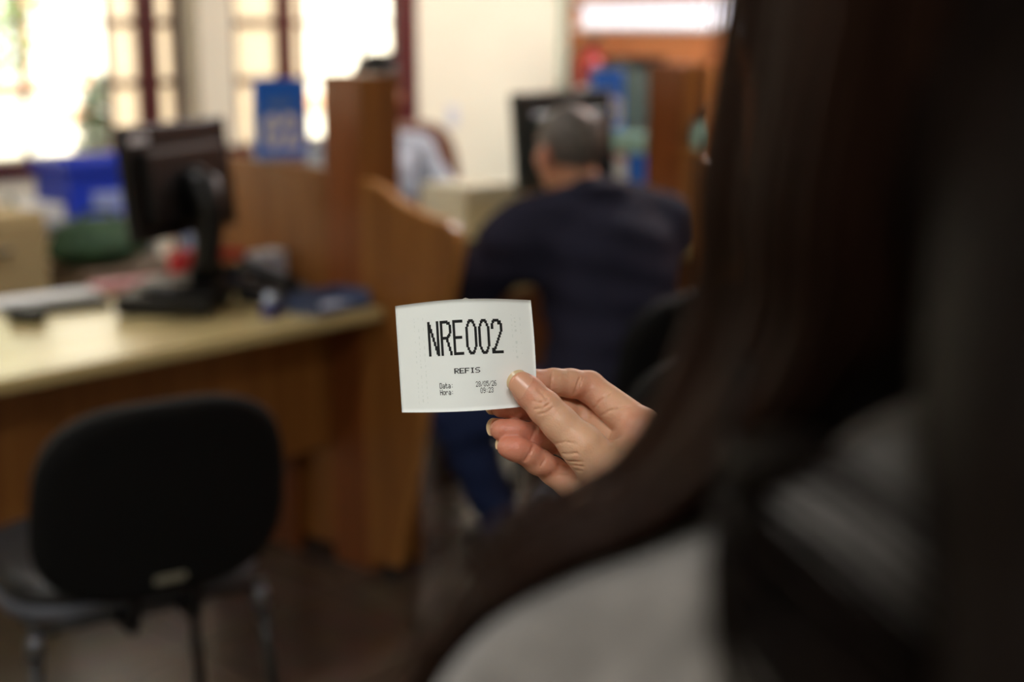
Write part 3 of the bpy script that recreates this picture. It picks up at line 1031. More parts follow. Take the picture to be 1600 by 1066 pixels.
tag(obj('marker_pen', merge(tube_bm([(0, 0, 0), (-0.012, 0.004, 0.10)], 0.006, 10), tube_bm([(-0.012, 0.004, 0.10), (-0.017, 0.006, 0.145)], 0.0072, 10)), M['orange_pen'], None, True, (2.248, 3.37, DZ + 0.011)),
    'orange marker standing in the red pen cup', 'pen')
t = thing('leaflet_stack', 'stack of pink leaflets beside the monitor', 'leaflets', (2.11, 3.38, DZ), math.radians(-8))
obj('leaflets', merge(*[xform(box_bm((-0.12, -0.04, 0.003 * k), (0.12, 0.04, 0.003 * k + 0.0026)), Matrix.Rotation(math.radians((k * 53) % 7 - 3) * 0.6, 4, 'Z')) for k in range(8)]), M['pink'], t)
t = thing('tape_dispenser', 'small indigo tape dispenser at the front of the nearer counter', 'tape dispenser', (2.13, 2.80, DZ), 0.5)
obj('body', prism_bm([(-0.04, 0), (0.05, 0), (0.05, 0.02), (0.03, 0.022), (0.0, 0.038), (-0.035, 0.034), (-0.045, 0.015)], -0.012, 0.012, 'y', 0.002), M['indigo'], t)
obj('tape_roll', xform(lathe_bm([(0.012, -0.009), (0.024, -0.009), (0.024, 0.009), (0.012, 0.009)], 20), Matrix.Translation((-0.008, 0, 0.036)) @ Matrix.Rotation(PI / 2, 4, 'X')), M['acrylic'], t)

# ------------------------------------------------------------------ numbered blue signs on the dividers
def sign(loc, rz, number, label, w, h):
    t = thing('counter_sign', label, 'sign', loc, rz, 'blue numbered counter signs')
    obj('plate', box_bm((-w / 2, -0.004, 0.012), (w / 2, 0.004, 0.012 + h), 0.0015, 1), M['blue'], t)
    obj('holder', merge(box_bm((-w / 2 - 0.003, 0.0045, 0.0), (w / 2 + 0.003, 0.0075, h * 0.96)), box_bm((-w / 2 - 0.003, -0.03, 0.0), (w / 2 + 0.003, 0.0075, 0.003)),
                        box_bm((-w / 2 - 0.006, -0.0055, 0.003), (-w / 2 - 0.001, 0.0075, h * 0.75))), M['acrylic'], t)
    obj('number', xform(text_bm(number, h * 0.60, 0.0005, 0.005, 0.92), Matrix.Translation((0, -0.005, h * 0.35))), M['white_ink'], t)
    obj('caption', xform(text_bm('MESA', h * 0.16, 0.0004, 0.0006), Matrix.Translation((0, -0.005, h * 0.73))), M['pale_ink'], t)
    return t
sign((2.44, 3.14, 1.092), math.radians(-14), '02', 'blue counter sign reading 02 on the nearer divider', 0.15, 0.205)
sign((3.79, 3.09, 1.092), math.radians(-18), '03', 'blue counter sign reading 03 behind the seated man\'s head', 0.125, 0.20)

# ------------------------------------------------------------------ the farther counter and its divider
t = thing('printer', 'cream desktop printer on the farther counter', 'printer', (3.40, 3.285, DZ), math.radians(-3))
obj('case', box_bm((-0.2, -0.11, 0.03), (0.09, 0.12, 0.185), 0.02, 4), M['beige'], t)
obj('lid', box_bm((-0.195, -0.105, 0.186), (0.085, 0.115, 0.202), 0.006, 2), M['beige'], t)
obj('base', box_bm((-0.19, -0.10, 0.0), (0.08, 0.11, 0.03)), M['dark_slot'], t)
obj('paper_slot', box_bm((-0.16, -0.113, 0.05), (0.05, -0.108, 0.062)), M['dark_slot'], t)
tag(obj('paper_sheet', xform(box_bm((-0.08, -0.105, 0.0), (0.08, 0.105, 0.002)), Matrix.Rotation(math.radians(10), 4, 'Z')), M['white'], None, False, (2.66, 2.84, DZ)), 'white sheet on the farther counter beside the divider edge', 'paper')
t = thing('keyboard', 'black keyboard in front of the cream printer', 'keyboard', (3.02, 3.0, DZ), math.radians(6))
obj('tray', box_bm((-0.2, -0.06, 0.0), (0.2, 0.06, 0.014), 0.004, 1), M['black_plastic'], t)
obj('keys', merge(*[box_bm((-0.19 + 0.021 * i, -0.052 + 0.0215 * j, 0.014), (-0.19 + 0.021 * i + 0.017, -0.052 + 0.0215 * j + 0.017, 0.019)) for i in range(18) for j in range(5)]), M['dark_slot'], t)

# notices taped to the face of the farther divider's rear panel
def notice(nm, loc, w, h, m, label, band=None):
    t = thing(nm, label, 'notice', loc)
    obj('sheet', box_bm((-0.0015, -w / 2, -h / 2), (0.0, w / 2, h / 2)), m, t)
    if band:
        bm_, z0, z1 = band
        obj('heading', box_bm((-0.0025, -w / 2 + 0.008, z0), (-0.0014, w / 2 - 0.008, z1)), bm_, t)
    return t
notice('paper_notice', (3.78, 3.05, 0.985), 0.12, 0.14, M['white'], 'white notice with a red heading taped to the farther divider', (M['red'], 0.025, 0.05))
notice('paper_notice', (3.78, 2.955, 0.955), 0.075, 0.20, M['blue'], 'narrow blue notice taped to the farther divider')
t = thing('folded_cloth', 'pale mint cloth hung over the farther divider top', 'cloth', (3.794, 3.0, 1.088))
obj('drape', prism_bm([(-0.022, -0.055), (-0.018, -0.056), (-0.018, 0.0), (-0.01, 0.006), (0.012, 0.006), (0.019, 0.0), (0.019, -0.08), (0.023, -0.08), (0.023, 0.004), (0.014, 0.013), (-0.012, 0.013), (-0.022, 0.004)],
                      -0.085, 0.085, 'y'), M['mint'], t)

t = thing('sanitizer_dispenser', 'clear pump dispenser fixed to the farther wooden post', 'dispenser', (3.845, 2.766, 1.055))
obj('bottle', xform(lathe_bm([(0.002, 0.0), (0.034, 0.0), (0.037, 0.006), (0.037, 0.05), (0.03, 0.07), (0.013, 0.082), (0.013, 0.09)], 24), Matrix.Translation((0, -0.038, 0))), M['mint'], t, True)
obj('pump', merge(xform(lathe_bm([(0.016, 0.088), (0.017, 0.108), (0.007, 0.112), (0.006, 0.132), (0.002, 0.133)], 16), Matrix.Translation((0, -0.038, 0))),
                  tube_bm([(0, -0.038, 0.131), (0, -0.06, 0.131), (0, -0.072, 0.124)], 0.007, 8)), M['black_plastic'], t, True)
obj('bracket', merge(box_bm((-0.02, -0.003, 0.0), (0.02, 0.0, 0.09)), box_bm((-0.03, -0.07, -0.006), (0.03, 0.0, 0.0))), M['grey'], t)

# ------------------------------------------------------------------ against the walls
t = thing('fire_extinguisher', 'red fire extinguisher hung on the terracotta wall', 'fire extinguisher', (5.875, 4.90, 0.82))
obj('cylinder', lathe_bm([(0.06, 0.0), (0.085, 0.01), (0.09, 0.03), (0.09, 0.40), (0.08, 0.45), (0.05, 0.485), (0.025, 0.495), (0.025, 0.515)], 28), M['ext_red'], t, True)
obj('valve', merge(xform(box_bm((-0.018, -0.018, 0.512), (0.018, 0.018, 0.55), 0.004, 1), Matrix.Identity(4)), tube_bm([(0, 0.01, 0.548), (0, -0.06, 0.575)], 0.009, 8), tube_bm([(0, 0.0, 0.54), (0, -0.065, 0.53)], 0.007, 8)), M['dark_slot'], t)
obj('hose', tube_bm([(-0.01, 0.02, 0.53), (-0.05, 0.07, 0.52), (-0.07, 0.10, 0.44), (-0.06, 0.10, 0.3), (-0.05, 0.098, 0.15)], 0.011, 10), M['black_plastic'], t, True)
obj('label_sheet', xform(prism_bm([(0.0905 * math.cos(a), 0.0905 * math.sin(a)) for a in [math.radians(v) for v in range(160, 261, 10)]] + [(0.0895 * math.cos(a), 0.0895 * math.sin(a)) for a in [math.radians(v) for v in range(260, 159, -10)]], 0.14, 0.32, 'z'), Matrix.Identity(4)), M['white'], t)
obj('wall_bracket', box_bm((0.08, -0.03, 0.36), (0.11, 0.03, 0.42)), M['grey'], t)

t = thing('filing_cabinet', 'dark green-grey steel cabinet below the terracotta wall', 'cabinet', (5.77, 4.55, 0))
obj('body', box_bm((-0.2, -0.13, 0.04), (0.2, 0.13, 1.245), 0.006, 1), M['green_grey'], t)
obj('plinth', box_bm((-0.19, -0.12, 0.0), (0.2, 0.12, 0.04)), M['dark_slot'], t)
for k in range(4):
    dr = obj('drawer', box_bm((-0.212, -0.122, 0.06 + 0.295 * k), (-0.2, 0.122, 0.335 + 0.295 * k), 0.003, 1), M['green_grey'], t)
    obj('handle', box_bm((-0.228, -0.04, 0.25 + 0.295 * k), (-0.212, 0.04, 0.265 + 0.295 * k), 0.003, 1), M['chrome'], dr)
t = thing('box_file', 'black box file lying on the green-grey cabinet', 'box file', (5.76, 4.53, 1.246), 0.1)
obj('case', box_bm((-0.13, -0.11, 0.0), (0.13, 0.11, 0.05), 0.003, 1), M['black_plastic'], t)
obj('label_plate', box_bm((-0.132, -0.03, 0.01), (-0.1295, 0.03, 0.04)), M['tag'], t)

t = thing('wooden_cupboard', 'narrow wooden cupboard to the right of the green-grey cabinet', 'cupboard', (5.78, 4.14, 0))
obj('body', box_bm((-0.2, -0.11, 0.0), (0.2, 0.11, 1.25), 0.004, 1), M['wood'], t)
dr = obj('door', box_bm((-0.215, -0.105, 0.05), (-0.2, 0.105, 1.235), 0.003, 1), M['wood'], t)
obj('knob', xform(lathe_bm([(0.006, 0), (0.006, 0.012), (0.013, 0.018), (0.013, 0.026), (0.004, 0.03)], 14), Matrix.Translation((-0.215, 0.08, 0.7)) @ Matrix.Rotation(-PI / 2, 4, 'Y')), M['chrome'], dr, True)

t = thing('wall_switch', 'pale round-cornered switch on the cream wall', 'switch', (5.13, 5.2, 1.0))
obj('plate', box_bm((-0.04, -0.008, -0.055), (0.04, 0.0, 0.055), 0.003, 2), M['switch'], t)
obj('rocker', box_bm((-0.015, -0.013, -0.025), (0.015, -0.007, 0.025), 0.002, 1), M['switch'], t)

t = thing('office_chair', 'brown padded office chair beyond the farther counter', 'chair', (4.20, 4.31, 0), math.radians(170))
obj('backrest', xform(pad_bm(0.40, 0.46, 0.07, 3.0, 0.06, 0.03), Matrix.Translation((0, -0.22, 0.82)) @ Matrix.Rotation(math.radians(8), 4, 'X')), M['brown_seat'], t, True)
obj('seat', xform(pad_bm(0.46, 0.44, 0.08, 3.0, 0.04), Matrix.Translation((0, 0.02, 0.46)) @ Matrix.Rotation(-PI / 2, 4, 'X')), M['brown_seat'], t, True)
obj('back_bar', tube_bm([(0, -0.02, 0.41), (0, -0.24, 0.41), (0, -0.29, 0.5), (0, -0.27, 0.75)], 0.018, 10), M['black_metal'], t, True)
obj('gas_column', tube_bm([(0, 0, 0.08), (0, 0, 0.25), (0, 0, 0.25), (0, 0, 0.42)], [0.03, 0.03, 0.018, 0.018], 14), M['black_metal'], t, True)
for k in range(5):
    a = 2 * PI * k / 5
    lg = obj('leg', tube_bm([(0, 0, 0.10), (0.27 * math.cos(a), 0.27 * math.sin(a), 0.065)], [0.024, 0.014], 10), M['black_plastic'], t, True)
    obj('caster', xform(lathe_bm([(0.012, -0.018), (0.028, -0.016), (0.028, 0.016), (0.012, 0.018)], 14), Matrix.Translation((0.27 * math.cos(a), 0.27 * math.sin(a), 0.028)) @ Matrix.Rotation(a, 4, 'Z') @ Matrix.Rotation(PI / 2, 4, 'X')), M['black_plastic'], lg, True)
och = t
dup(och, (3.36, 3.92, 0), math.radians(176), 'brown padded office chair the clerk in grey sits on')

# low table under the windows with a crate, bags and boxes
t = thing('side_table', 'grey low table under the nearer window', 'table', (2.66, 4.80, 0))
obj('top', box_bm((-0.62, -0.30, 0.745), (0.62, 0.30, 0.775), 0.004, 1), M['grey'], t)
for sx in (-1, 1):
    for sy in (-1, 1):
        obj('leg', box_bm((0.58 * sx - 0.02, 0.26 * sy - 0.02, 0.0), (0.58 * sx + 0.02, 0.26 * sy + 0.02, 0.745)), M['grey'], t)
t = thing('plastic_crate', 'bright blue plastic crate on the low table by the nearer window', 'crate', (2.83, 4.74, 0.776), math.radians(-3))
obj('body', merge(box_bm((-0.19, -0.13, 0.0), (0.19, 0.13, 0.012)), box_bm((-0.19, -0.13, 0.012), (0.19, -0.12, 0.165)), box_bm((-0.19, 0.12, 0.012), (0.19, 0.13, 0.165)),
                  box_bm((-0.19, -0.12, 0.012), (-0.18, 0.12, 0.165)), box_bm((0.18, -0.12, 0.012), (0.19, 0.12, 0.165))), M['crate_blue'], t)
obj('rim', merge(box_bm((-0.205, -0.145, 0.155), (0.205, -0.128, 0.20), 0.004, 1), box_bm((-0.205, 0.128, 0.155), (0.205, 0.145, 0.20), 0.004, 1),
                 box_bm((-0.205, -0.13, 0.155), (-0.188, 0.13, 0.20), 0.004, 1), box_bm((0.188, -0.13, 0.155), (0.205, 0.13, 0.20), 0.004, 1)), M['crate_blue'], t)
obj('label_sheet', box_bm((-0.10, -0.1325, 0.02), (0.16, -0.1295, 0.085)), M['crate_label'], t)
tag(obj('paper_bundle', merge(*[xform(box_bm((-0.14, -0.10, 0.008 * k), (0.14, 0.10, 0.008 * k + 0.007)), Matrix.Rotation(math.radians((k * 41) % 9 - 4), 4, 'Z')) for k in range(7)]), M['white'], None, False, (2.46, 4.70, 0.776)),
    'bundle of white papers on the low table left of the blue crate', 'papers')
def carton(name, loc, rz, w, d, h, m, label):
    t = thing(name, label, 'box', loc, rz)
    obj('carton', box_bm((-w / 2, -d / 2, 0.0), (w / 2, d / 2, h), 0.004, 1), m, t)
    obj('flap', merge(box_bm((-w / 2 + 0.002, -d / 2, h), (w / 2 - 0.002, -0.002, h + 0.003)), box_bm((-w / 2 + 0.002, 0.002, h), (w / 2 - 0.002, d / 2, h + 0.003))), m, t)
    obj('tape', box_bm((-w / 2, -0.025, h + 0.0032), (w / 2, 0.025, h + 0.0042)), M['tag'], t)
    return t
t = thing('storage_cabinet', 'beige cabinet beyond the left end of the nearer counter', 'cabinet', (2.09, 4.25, 0))
obj('body', box_bm((-0.22, -0.17, 0.03), (0.15, 0.17, 0.885), 0.006, 1), M['beige_box'], t)
obj('plinth', box_bm((-0.21, -0.16, 0.0), (0.14, 0.16, 0.03)), M['dark_slot'], t)
for k in range(2):
    dr = obj('drawer', box_bm((-0.21, -0.182, 0.06 + 0.41 * k), (0.14, -0.17, 0.45 + 0.41 * k), 0.003, 1), M['beige_box'], t)
    obj('handle', box_bm((-0.08, -0.195, 0.36 + 0.41 * k), (0.02, -0.182, 0.375 + 0.41 * k), 0.003, 1), M['tag'], dr)
carton('storage_box', (2.64, 4.34, 0), 0.05, 0.40, 0.28, 0.64, M['brown_card'], 'taupe carton standing on the floor below the green bag')
def bag(loc, label, m, w, d, h, seed):
    t = thing('cloth_bag', label, 'bag', loc)
    f = Field((-w, -d, -0.02), (w, d, h * 1.3), 0.012)
    f.ell((0, 0, h * 0.36), (w * 0.5, d * 0.5, h * 0.38), 0.04)
    f.ell((w * 0.12, 0, h * 0.6), (w * 0.34, d * 0.4, h * 0.3), 0.05)
    f.ell((-w * 0.18, 0.01, h * 0.68), (w * 0.22, d * 0.34, h * 0.24), 0.04)
    f.D = np.maximum(f.D, -(f.ax[2][None, None, :] - 0.0))
    sdf_obj(f, 'body', m, (0, 0, 0), t)
    obj('handle', tube_bm([(-w * 0.2, 0, h * 0.85), (-w * 0.16, 0, h * 1.05), (0, 0, h * 1.12), (w * 0.16, 0, h * 1.03), (w * 0.2, 0, h * 0.85)], 0.008, 8), m, t, True)
    return t
bag((2.58, 4.35, 0.645), 'dark green bag slumped on the taupe carton', M['green_bag'], 0.38, 0.24, 0.17, 1)
bag((2.325, 4.46, 0.0), 'tall mid-green bag standing between beige cabinet and taupe carton', mat('green_bag_bright', (40, 92, 42), 0.7), 0.13, 0.2, 0.80, 2)
t = thing('metal_post', 'blue-grey upright tube stand beside the taupe carton', 'stand', (2.97, 4.40, 0))
obj('pole', tube_bm([(0, 0, 0.01), (0, 0, 0.77)], 0.03, 14), M['navy_tray'], t, True)
obj('base', lathe_bm([(0.002, 0.0), (0.10, 0.0), (0.10, 0.012), (0.035, 0.02), (0.002, 0.02)], 28), M['grey'], t)
obj('cap', lathe_bm([(0.034, 0.765), (0.034, 0.775), (0.02, 0.785), (0.002, 0.786)], 16), M['black_plastic'], t)

# ------------------------------------------------------------------ the hand's own frame (millimetres -> room)
HO = np.array((0.575, 0.488, 1.244))
HB = np.stack([np.array((0.682, -0.731, 0.0)), np.array((0.158, 0.148, 0.976)), np.array((-0.714, -0.666, 0.217))], 0)
def hand_to_room(P):
    return HO[None, :] + (np.asarray(P, float) / 1000.0) @ HB

# ------------------------------------------------------------------ the paper ticket
TL, TR, BL, BR = [np.array(v) for v in ((-99.7, 57.2), (-24.9, 60.4), (-95.8, -1.4), (-21.6, 2.6))]
def paper(s, t, lift=0.0):
    p = TL * (1 - s) * (1 - t) + TR * s * (1 - t) + BL * (1 - s) * t + BR * s * t
    bow = math.sin(PI * s)
    x = p[0] + 0.75 * math.sin(PI * t) * max(0.0, (s - 0.55) / 0.45) ** 2
    y = p[1] + 1.9 * bow * (1 - t) ** 1.5 - 0.7 * bow * t ** 2
    z = 11.0 * (bow - 0.2) + 3.0 * (1 - t) * (s - 0.5) + lift
    return (x, y, z)

def paper_patch(quads, lift):
    V, Fq = [], []
    for (s0, t0, s1, t1, sk) in quads:
        b = len(V)
        V += [paper(s0, t0, lift), paper(s0 + sk, t1, lift), paper(s1 + sk, t1, lift), paper(s1, t0, lift)]
        Fq.append((b, b + 1, b + 2, b + 3))
    return hand_to_room(V), Fq

TBASE = np.array(hand_to_room([(-60, 28, 0)])[0])
def ticket_part(name, quads, lift, m, parent):
    V, Fq = paper_patch(quads, lift)
    return obj(name, ((V - TBASE).tolist(), Fq), m, parent)

NS, NT_ = 40, 24
V, Fq = [], []
for lift in (0.0, -0.12):
    for j in range(NT_ + 1):
        for i in range(NS + 1):
            s, t = i / NS, j / NT_
            x, y, z = paper(s, t, lift)
            if j == 0 and i == 21:
                y += 0.7                      # torn nib on the top edge
            V.append((x, y, z))
N1 = (NS + 1) * (NT_ + 1)
for j in range(NT_):
    for i in range(NS):
        a = j * (NS + 1) + i
        Fq.append((a, a + NS + 1, a + NS + 2, a + 1))
        Fq.append((N1 + a, N1 + a + 1, N1 + a + NS + 2, N1 + a + NS + 1))
def side(a, b):
    Fq.append((a, b, N1 + b, N1 + a))
for i in range(NS):
    side(i + 1, i) ; side(NT_ * (NS + 1) + i, NT_ * (NS + 1) + i + 1)
for j in range(NT_):
    side(j * (NS + 1), (j + 1) * (NS + 1)) ; side((j + 1) * (NS + 1) + NS, j * (NS + 1) + NS)
ticket = obj('queue_ticket', ((hand_to_room(V) - TBASE).tolist(), Fq), M['paper'], None, True)
ticket.location = TBASE
tag(ticket, 'white printed queue ticket held between thumb and finger', 'ticket')

def rows_to_runs(rows):
    out = []
    for r, row in enumerate(rows):
        c = 0
        while c < len(row):
            if row[c] == '#':
                e = c
                while e < len(row) and row[e] == '#':
                    e += 1
                out.append((r, c, e))
                c = e
            else:
                c += 1
    return out

def blank():
    return [['.'] * 10 for _ in range(24)]
def fill(g, r0, r1, c0, c1):
    for r in range(r0, r1):
        for c in range(c0, c1):
            if 0 <= r < 24 and 0 <= c < 10:
                g[r][c] = '#'
def big(ch):
    g = blank()
    if ch == 'N':
        fill(g, 0, 24, 0, 2) ; fill(g, 0, 24, 8, 10)
        for r in range(2, 24):
            c = 1 + int((r - 1) * 7 / 22.0)
            fill(g, r, r + 1, c, c + 2)
    if ch == 'R':
        fill(g, 0, 24, 0, 2) ; fill(g, 0, 2, 0, 7) ; fill(g, 11, 13, 0, 7)
        fill(g, 1, 3, 6, 9) ; fill(g, 3, 9, 8, 10) ; fill(g, 9, 11, 7, 9) ; fill(g, 10, 12, 6, 8)
        for r in range(13, 24):
            c = 5 + int((r - 12) * 4 / 12.0)
            fill(g, r, r + 1, c, c + 2)
    if ch == 'E':
        fill(g, 0, 24, 0, 2) ; fill(g, 0, 2, 0, 9) ; fill(g, 11, 13, 0, 8) ; fill(g, 22, 24, 0, 9)
    if ch == '0':
        fill(g, 0, 2, 3, 7) ; fill(g, 22, 24, 3, 7)
        for r0 in (1, 21):
            fill(g, r0, r0 + 2, 2, 4) ; fill(g, r0, r0 + 2, 6, 8)
        for r0 in (3, 19):
            fill(g, r0, r0 + 2, 1, 3) ; fill(g, r0, r0 + 2, 7, 9)
        fill(g, 5, 19, 0, 2) ; fill(g, 5, 19, 8, 10)
    if ch == '2':
        fill(g, 0, 2, 2, 7) ; fill(g, 1, 3, 1, 3) ; fill(g, 3, 7, 0, 2) ; fill(g, 1, 4, 6, 9) ; fill(g, 3, 8, 8, 10)
        for r in range(8, 22):
            c = 8 - int((r - 7) * 8 / 15.0)
            fill(g, r, r + 1, c, c + 2)
        fill(g, 22, 24, 0, 10) ; fill(g, 20, 22, 0, 2)
    return [''.join(r) for r in g]

SMALL = {
 'D': ['####.', '#...#', '#...#', '#...#', '#...#', '#...#', '####.'], 'a': ['.....', '.....', '.###.', '....#', '.####', '#...#', '.####'],
 't': ['.#...', '.#...', '####.', '.#...', '.#...', '.#..#', '..##.'], 'H': ['#...#', '#...#', '#...#', '#####', '#...#', '#...#', '#...#'],
 'o': ['.....', '.....', '.###.', '#...#', '#...#', '#...#', '.###.'], 'r': ['.....', '.....', '#.##.', '##..#', '#....', '#....', '#....'],
 ':': ['.....', '.....', '..#..', '.....', '.....', '..#..', '.....'], '/': ['....#', '....#', '...#.', '..#..', '.#...', '#....', '#....'],
 '0': ['.###.', '#...#', '#...#', '#...#', '#...#', '#...#', '.###.'], '2': ['.###.', '#...#', '....#', '...#.', '..#..', '.#...', '#####'],
 '3': ['.###.', '#...#', '....#', '..##.', '....#', '#...#', '.###.'], '5': ['#####', '#....', '####.', '....#', '....#', '#...#', '.###.'],
 '6': ['.###.', '#....', '#....', '####.', '#...#', '#...#', '.###.'], '8': ['.###.', '#...#', '#...#', '.###.', '#...#', '#...#', '.###.'],
 '9': ['.###.', '#...#', '#...#', '.####', '....#', '....#', '.###.'], 'R': ['####.', '#...#', '#...#', '####.', '#.#..', '#..#.', '#...#'],
 'E': ['#####', '#....', '#....', '####.', '#....', '#....', '#####'], 'F': ['#####', '#....', '#....', '####.', '#....', '#....', '#....'],
 'I': ['.###.', '..#..', '..#..', '..#..', '..#..', '..#..', '.###.'], 'S': ['.####', '#....', '#....', '.###.', '....#', '....#', '####.']}

def lay(text, s0, s1, t0, t1, pat, nr, nc, fillw=0.86, fat=1.0):
    q = []
    n = len(text)
    adv = (s1 - s0) / (n - 1 + fillw)
    for i, ch in enumerate(text):
        x0 = s0 + i * adv
        cw = adv * fillw / nc
        rh = (t1 - t0) / nr
        for (r, a, b) in rows_to_runs(pat(ch)):
            q.append((x0 + a * cw, t0 + r * rh, x0 + (b - 1 + fat) * cw, t0 + (r + 1) * rh, 0.0))
    return q

small = lambda c: SMALL[c]
ticket_part('large_number', lay('NRE002', 0.233, 0.775, 0.182, 0.495, big, 24, 10, 0.87, 1.3), 0.10, M['ink'], ticket)
ticket_part('service_name', lay('REFIS', 0.412, 0.598, 0.612, 0.660, small, 7, 5, 0.86, 1.35), 0.10, M['ink'], ticket)
ticket_part('date_line', lay('Data:', 0.298, 0.398, 0.738, 0.788, small, 7, 5, 0.88, 1.15) + lay('28/05/26', 0.563, 0.713, 0.738, 0.786, small, 7, 5, 0.86), 0.10, M['ink'], ticket)
ticket_part('time_line', lay('Hora:', 0.298, 0.398, 0.797, 0.847, small, 7, 5, 0.88, 1.15) + lay('09:23', 0.594, 0.688, 0.797, 0.845, small, 7, 5, 0.86), 0.10, M['ink'], ticket)
rg = random.Random(4)
gq = []
for s0, w in ((0.135, 0.012), (0.165, 0.016), (0.20, 0.012), (0.865, 0.03), (0.905, 0.014), (0.845, 0.01)):
    t = 0.14
    while t < 0.92:
        l = rg.uniform(0.012, 0.05)
        if rg.random() < 0.75 and not (s0 > 0.8 and t > 0.55):
            gq.append((s0, t, s0 + w * rg.uniform(0.2, 0.5), min(t + l * 0.6, 0.94), 0.0))
        t += l + rg.uniform(0.006, 0.02)
ticket_part('faint_margin_print', [q for q in gq if q[0] < 0.5], 0.06, M['ghost'], ticket)
ticket_part('faint_margin_print', [q for q in gq if q[0] > 0.5], 0.06, M['ghost'], ticket)

# ------------------------------------------------------------------ the woman's right hand
def build_hand():
    F = Field((-58, -135, -62), (120, 42, 75), 0.7)
    palm = F.like()
    mc = [((36.4, -11.5, -13), 11.5), ((31.7, -22.7, -20), 11.5), ((22.5, -35.5, -14), 11.0), ((9.5, -50.0, -4), 10.0)]
    wrist = [(52, -62, -4, 13.5), (46, -66, 0, 14), (34, -72, 4, 14), (25, -76, 5, 12.5)]
    for (a, r), w in zip(mc, wrist):
        palm.cap(a, w[:3], r, w[3], 9)
    palm.cap(mc[0][0], mc[1][0], 11.5, 11.5, 6)
    palm.cap(mc[1][0], mc[2][0], 11, 11, 6)
    palm.cap(mc[2][0], mc[3][0], 10.5, 10, 6)
    palm.ell((20, -40, 2), (15, 21, 13), 8, None)                       # thenar pad
    palm.cap((2.5, -18.5, 13), (20, -38, 7), 11.6, 15, 7)               # thumb metacarpal
    palm.cap((20, -38, 7), (34, -60, 2), 15, 15, 8)
    palm.cap((22, -25, 2), (36, -20, -9), 7, 8, 6)                      # web between thumb and index
    palm.cap((9, -52, 0), (24, -78, 4), 11.5, 12.5, 8)                  # heel of the hand
    d = np.array((160, -158, 132.0)) / 261.0
    w0 = np.array((36, -70, 2.0))
    for off, r in (((-11, -6, 0), 15.5), ((10, 6, -1), 16)):
        o = np.array(off, float)
        palm.cap(w0 + o, w0 + o + d * 45, r, r + 3, 8)
        palm.cap(w0 + o + d * 45, w0 + o + d * 95, r + 3, r + 8, 8)
    thumb = F.like()
    thumb.chain([(-30.6, 14.9, 7.8, 6.7), (-25.2, 9.6, 9.0, 7.9), (-17.5, 1.9, 11, 9.0), (-9.6, -6.4, 12, 9.5), (2.5, -18.5, 13, 11.4)], 3.0)
    thumb.ell((-26.5, 10.4, 6.6), (7.0, 8.5, 6.2), 3, None)
    thumb.cap((2.5, -18.5, 13), (12, -29, 9), 11.4, 13, 4)
    fingers = []
    for pts, mp in (([(-30.8, 13.1, -8, 6.7), (-23.7, 14.7, -12, 7.3), (-11.7, 14.9, -19, 7.5), (-2, 14.2, -25, 7.9), (8.6, 12.0, -30, 8.6)], (36.4, -10.7, -14, 11.3)),
                    ([(-40.8, 1.7, -8.5, 6.4), (-33.3, 1.2, -12, 7.2), (-20.0, 0.1, -21, 7.8), (-8, -2, -30, 8.2), (3.6, -5.5, -38, 8.8)], (31.7, -22.7, -22, 11)),
                    ([(-41.2, -11.0, -2, 6.0), (-33.3, -12.2, -4, 6.8), (-23.8, -14.6, -8, 7.1), (-13, -17.5, -17, 7.5), (-3.1, -20.2, -27, 8.2)], (21.9, -34.4, -14, 10.8)),
                    ([(-37.8, -19.6, 3, 5.4), (-32.3, -21.5, 3.2, 6.4), (-26.0, -24.3, 1.5, 6.6), (-20, -28.6, -4, 6.7), (-12.6, -34.2, -9, 7.4)], (8.2, -50.1, -3, 10.0))):
        g = F.like()
        g.chain(pts, 2.2)
        g.chain([pts[-1], mp], 3.0)
        p0, p1 = np.array(pts[0][:3]), np.array(pts[2][:3])
        a = (p1 - p0)
        g.ell(p0 + a * 0.35 + np.array((0, 0.5, 2.6)), (8.5, 5.8, 5.2), 3.0)         # finger pulp
        # fleshy middle and base pads on the palm side
        q0, q1 = np.array(pts[2][:3]), np.array(pts[4][:3])
        g.ell((q0 + q1) / 2 + np.array((0, -0.4, 2.4)), (9, 6.2, 6.0), 3.0)
        fingers.append(g)
    F.D = palm.D
    for g in fingers:
        F.union(g, 1.3)
    # the thumb keeps its own outline over the fingers and only melts into the palm
    F.union(thumb, 1.0)
    F.cap((-4, 9, -33), (-6, 1, -34), 5.5, 5.5, 1.5)                   # index and middle lie against each other
    F.cap((8, 6, -38), (4, -2, -40), 6.0, 6.0, 1.5)
    # ---- creases, carved where the skin is facing the viewer
    def zsurf(x, y):
        i = int(round((x - F.lo[0]) / F.h))
        j = int(round((y - F.lo[1]) / F.h))
        col = F.D[i, j]
        k = np.where(col < 0)[0]
        return float(F.ax[2][k[-1]]) if len(k) else None
    def crease(px, w, lift=0.2):
        pts = []
        for (a, b) in zip(px[:-1], px[1:]):
            n = max(2, int(math.hypot(b[0] - a[0], b[1] - a[1]) / 5))
            pts += [(a[0] + (b[0] - a[0]) * i / n, a[1] + (b[1] - a[1]) * i / n) for i in range(n)]
        pts.append(px[-1])
        P = []
        for (x, y) in pts:
            X, Y = (x - 900) * 0.346, (640 - y) * 0.346
            z = zsurf(X, Y)
            if z is not None:
                P.append((X, Y, z + lift))
        for a, b in zip(P[:-1], P[1:]):
            if abs(a[2] - b[2]) < 4:
                F.cap(a, b, w, w, 0.9, True)
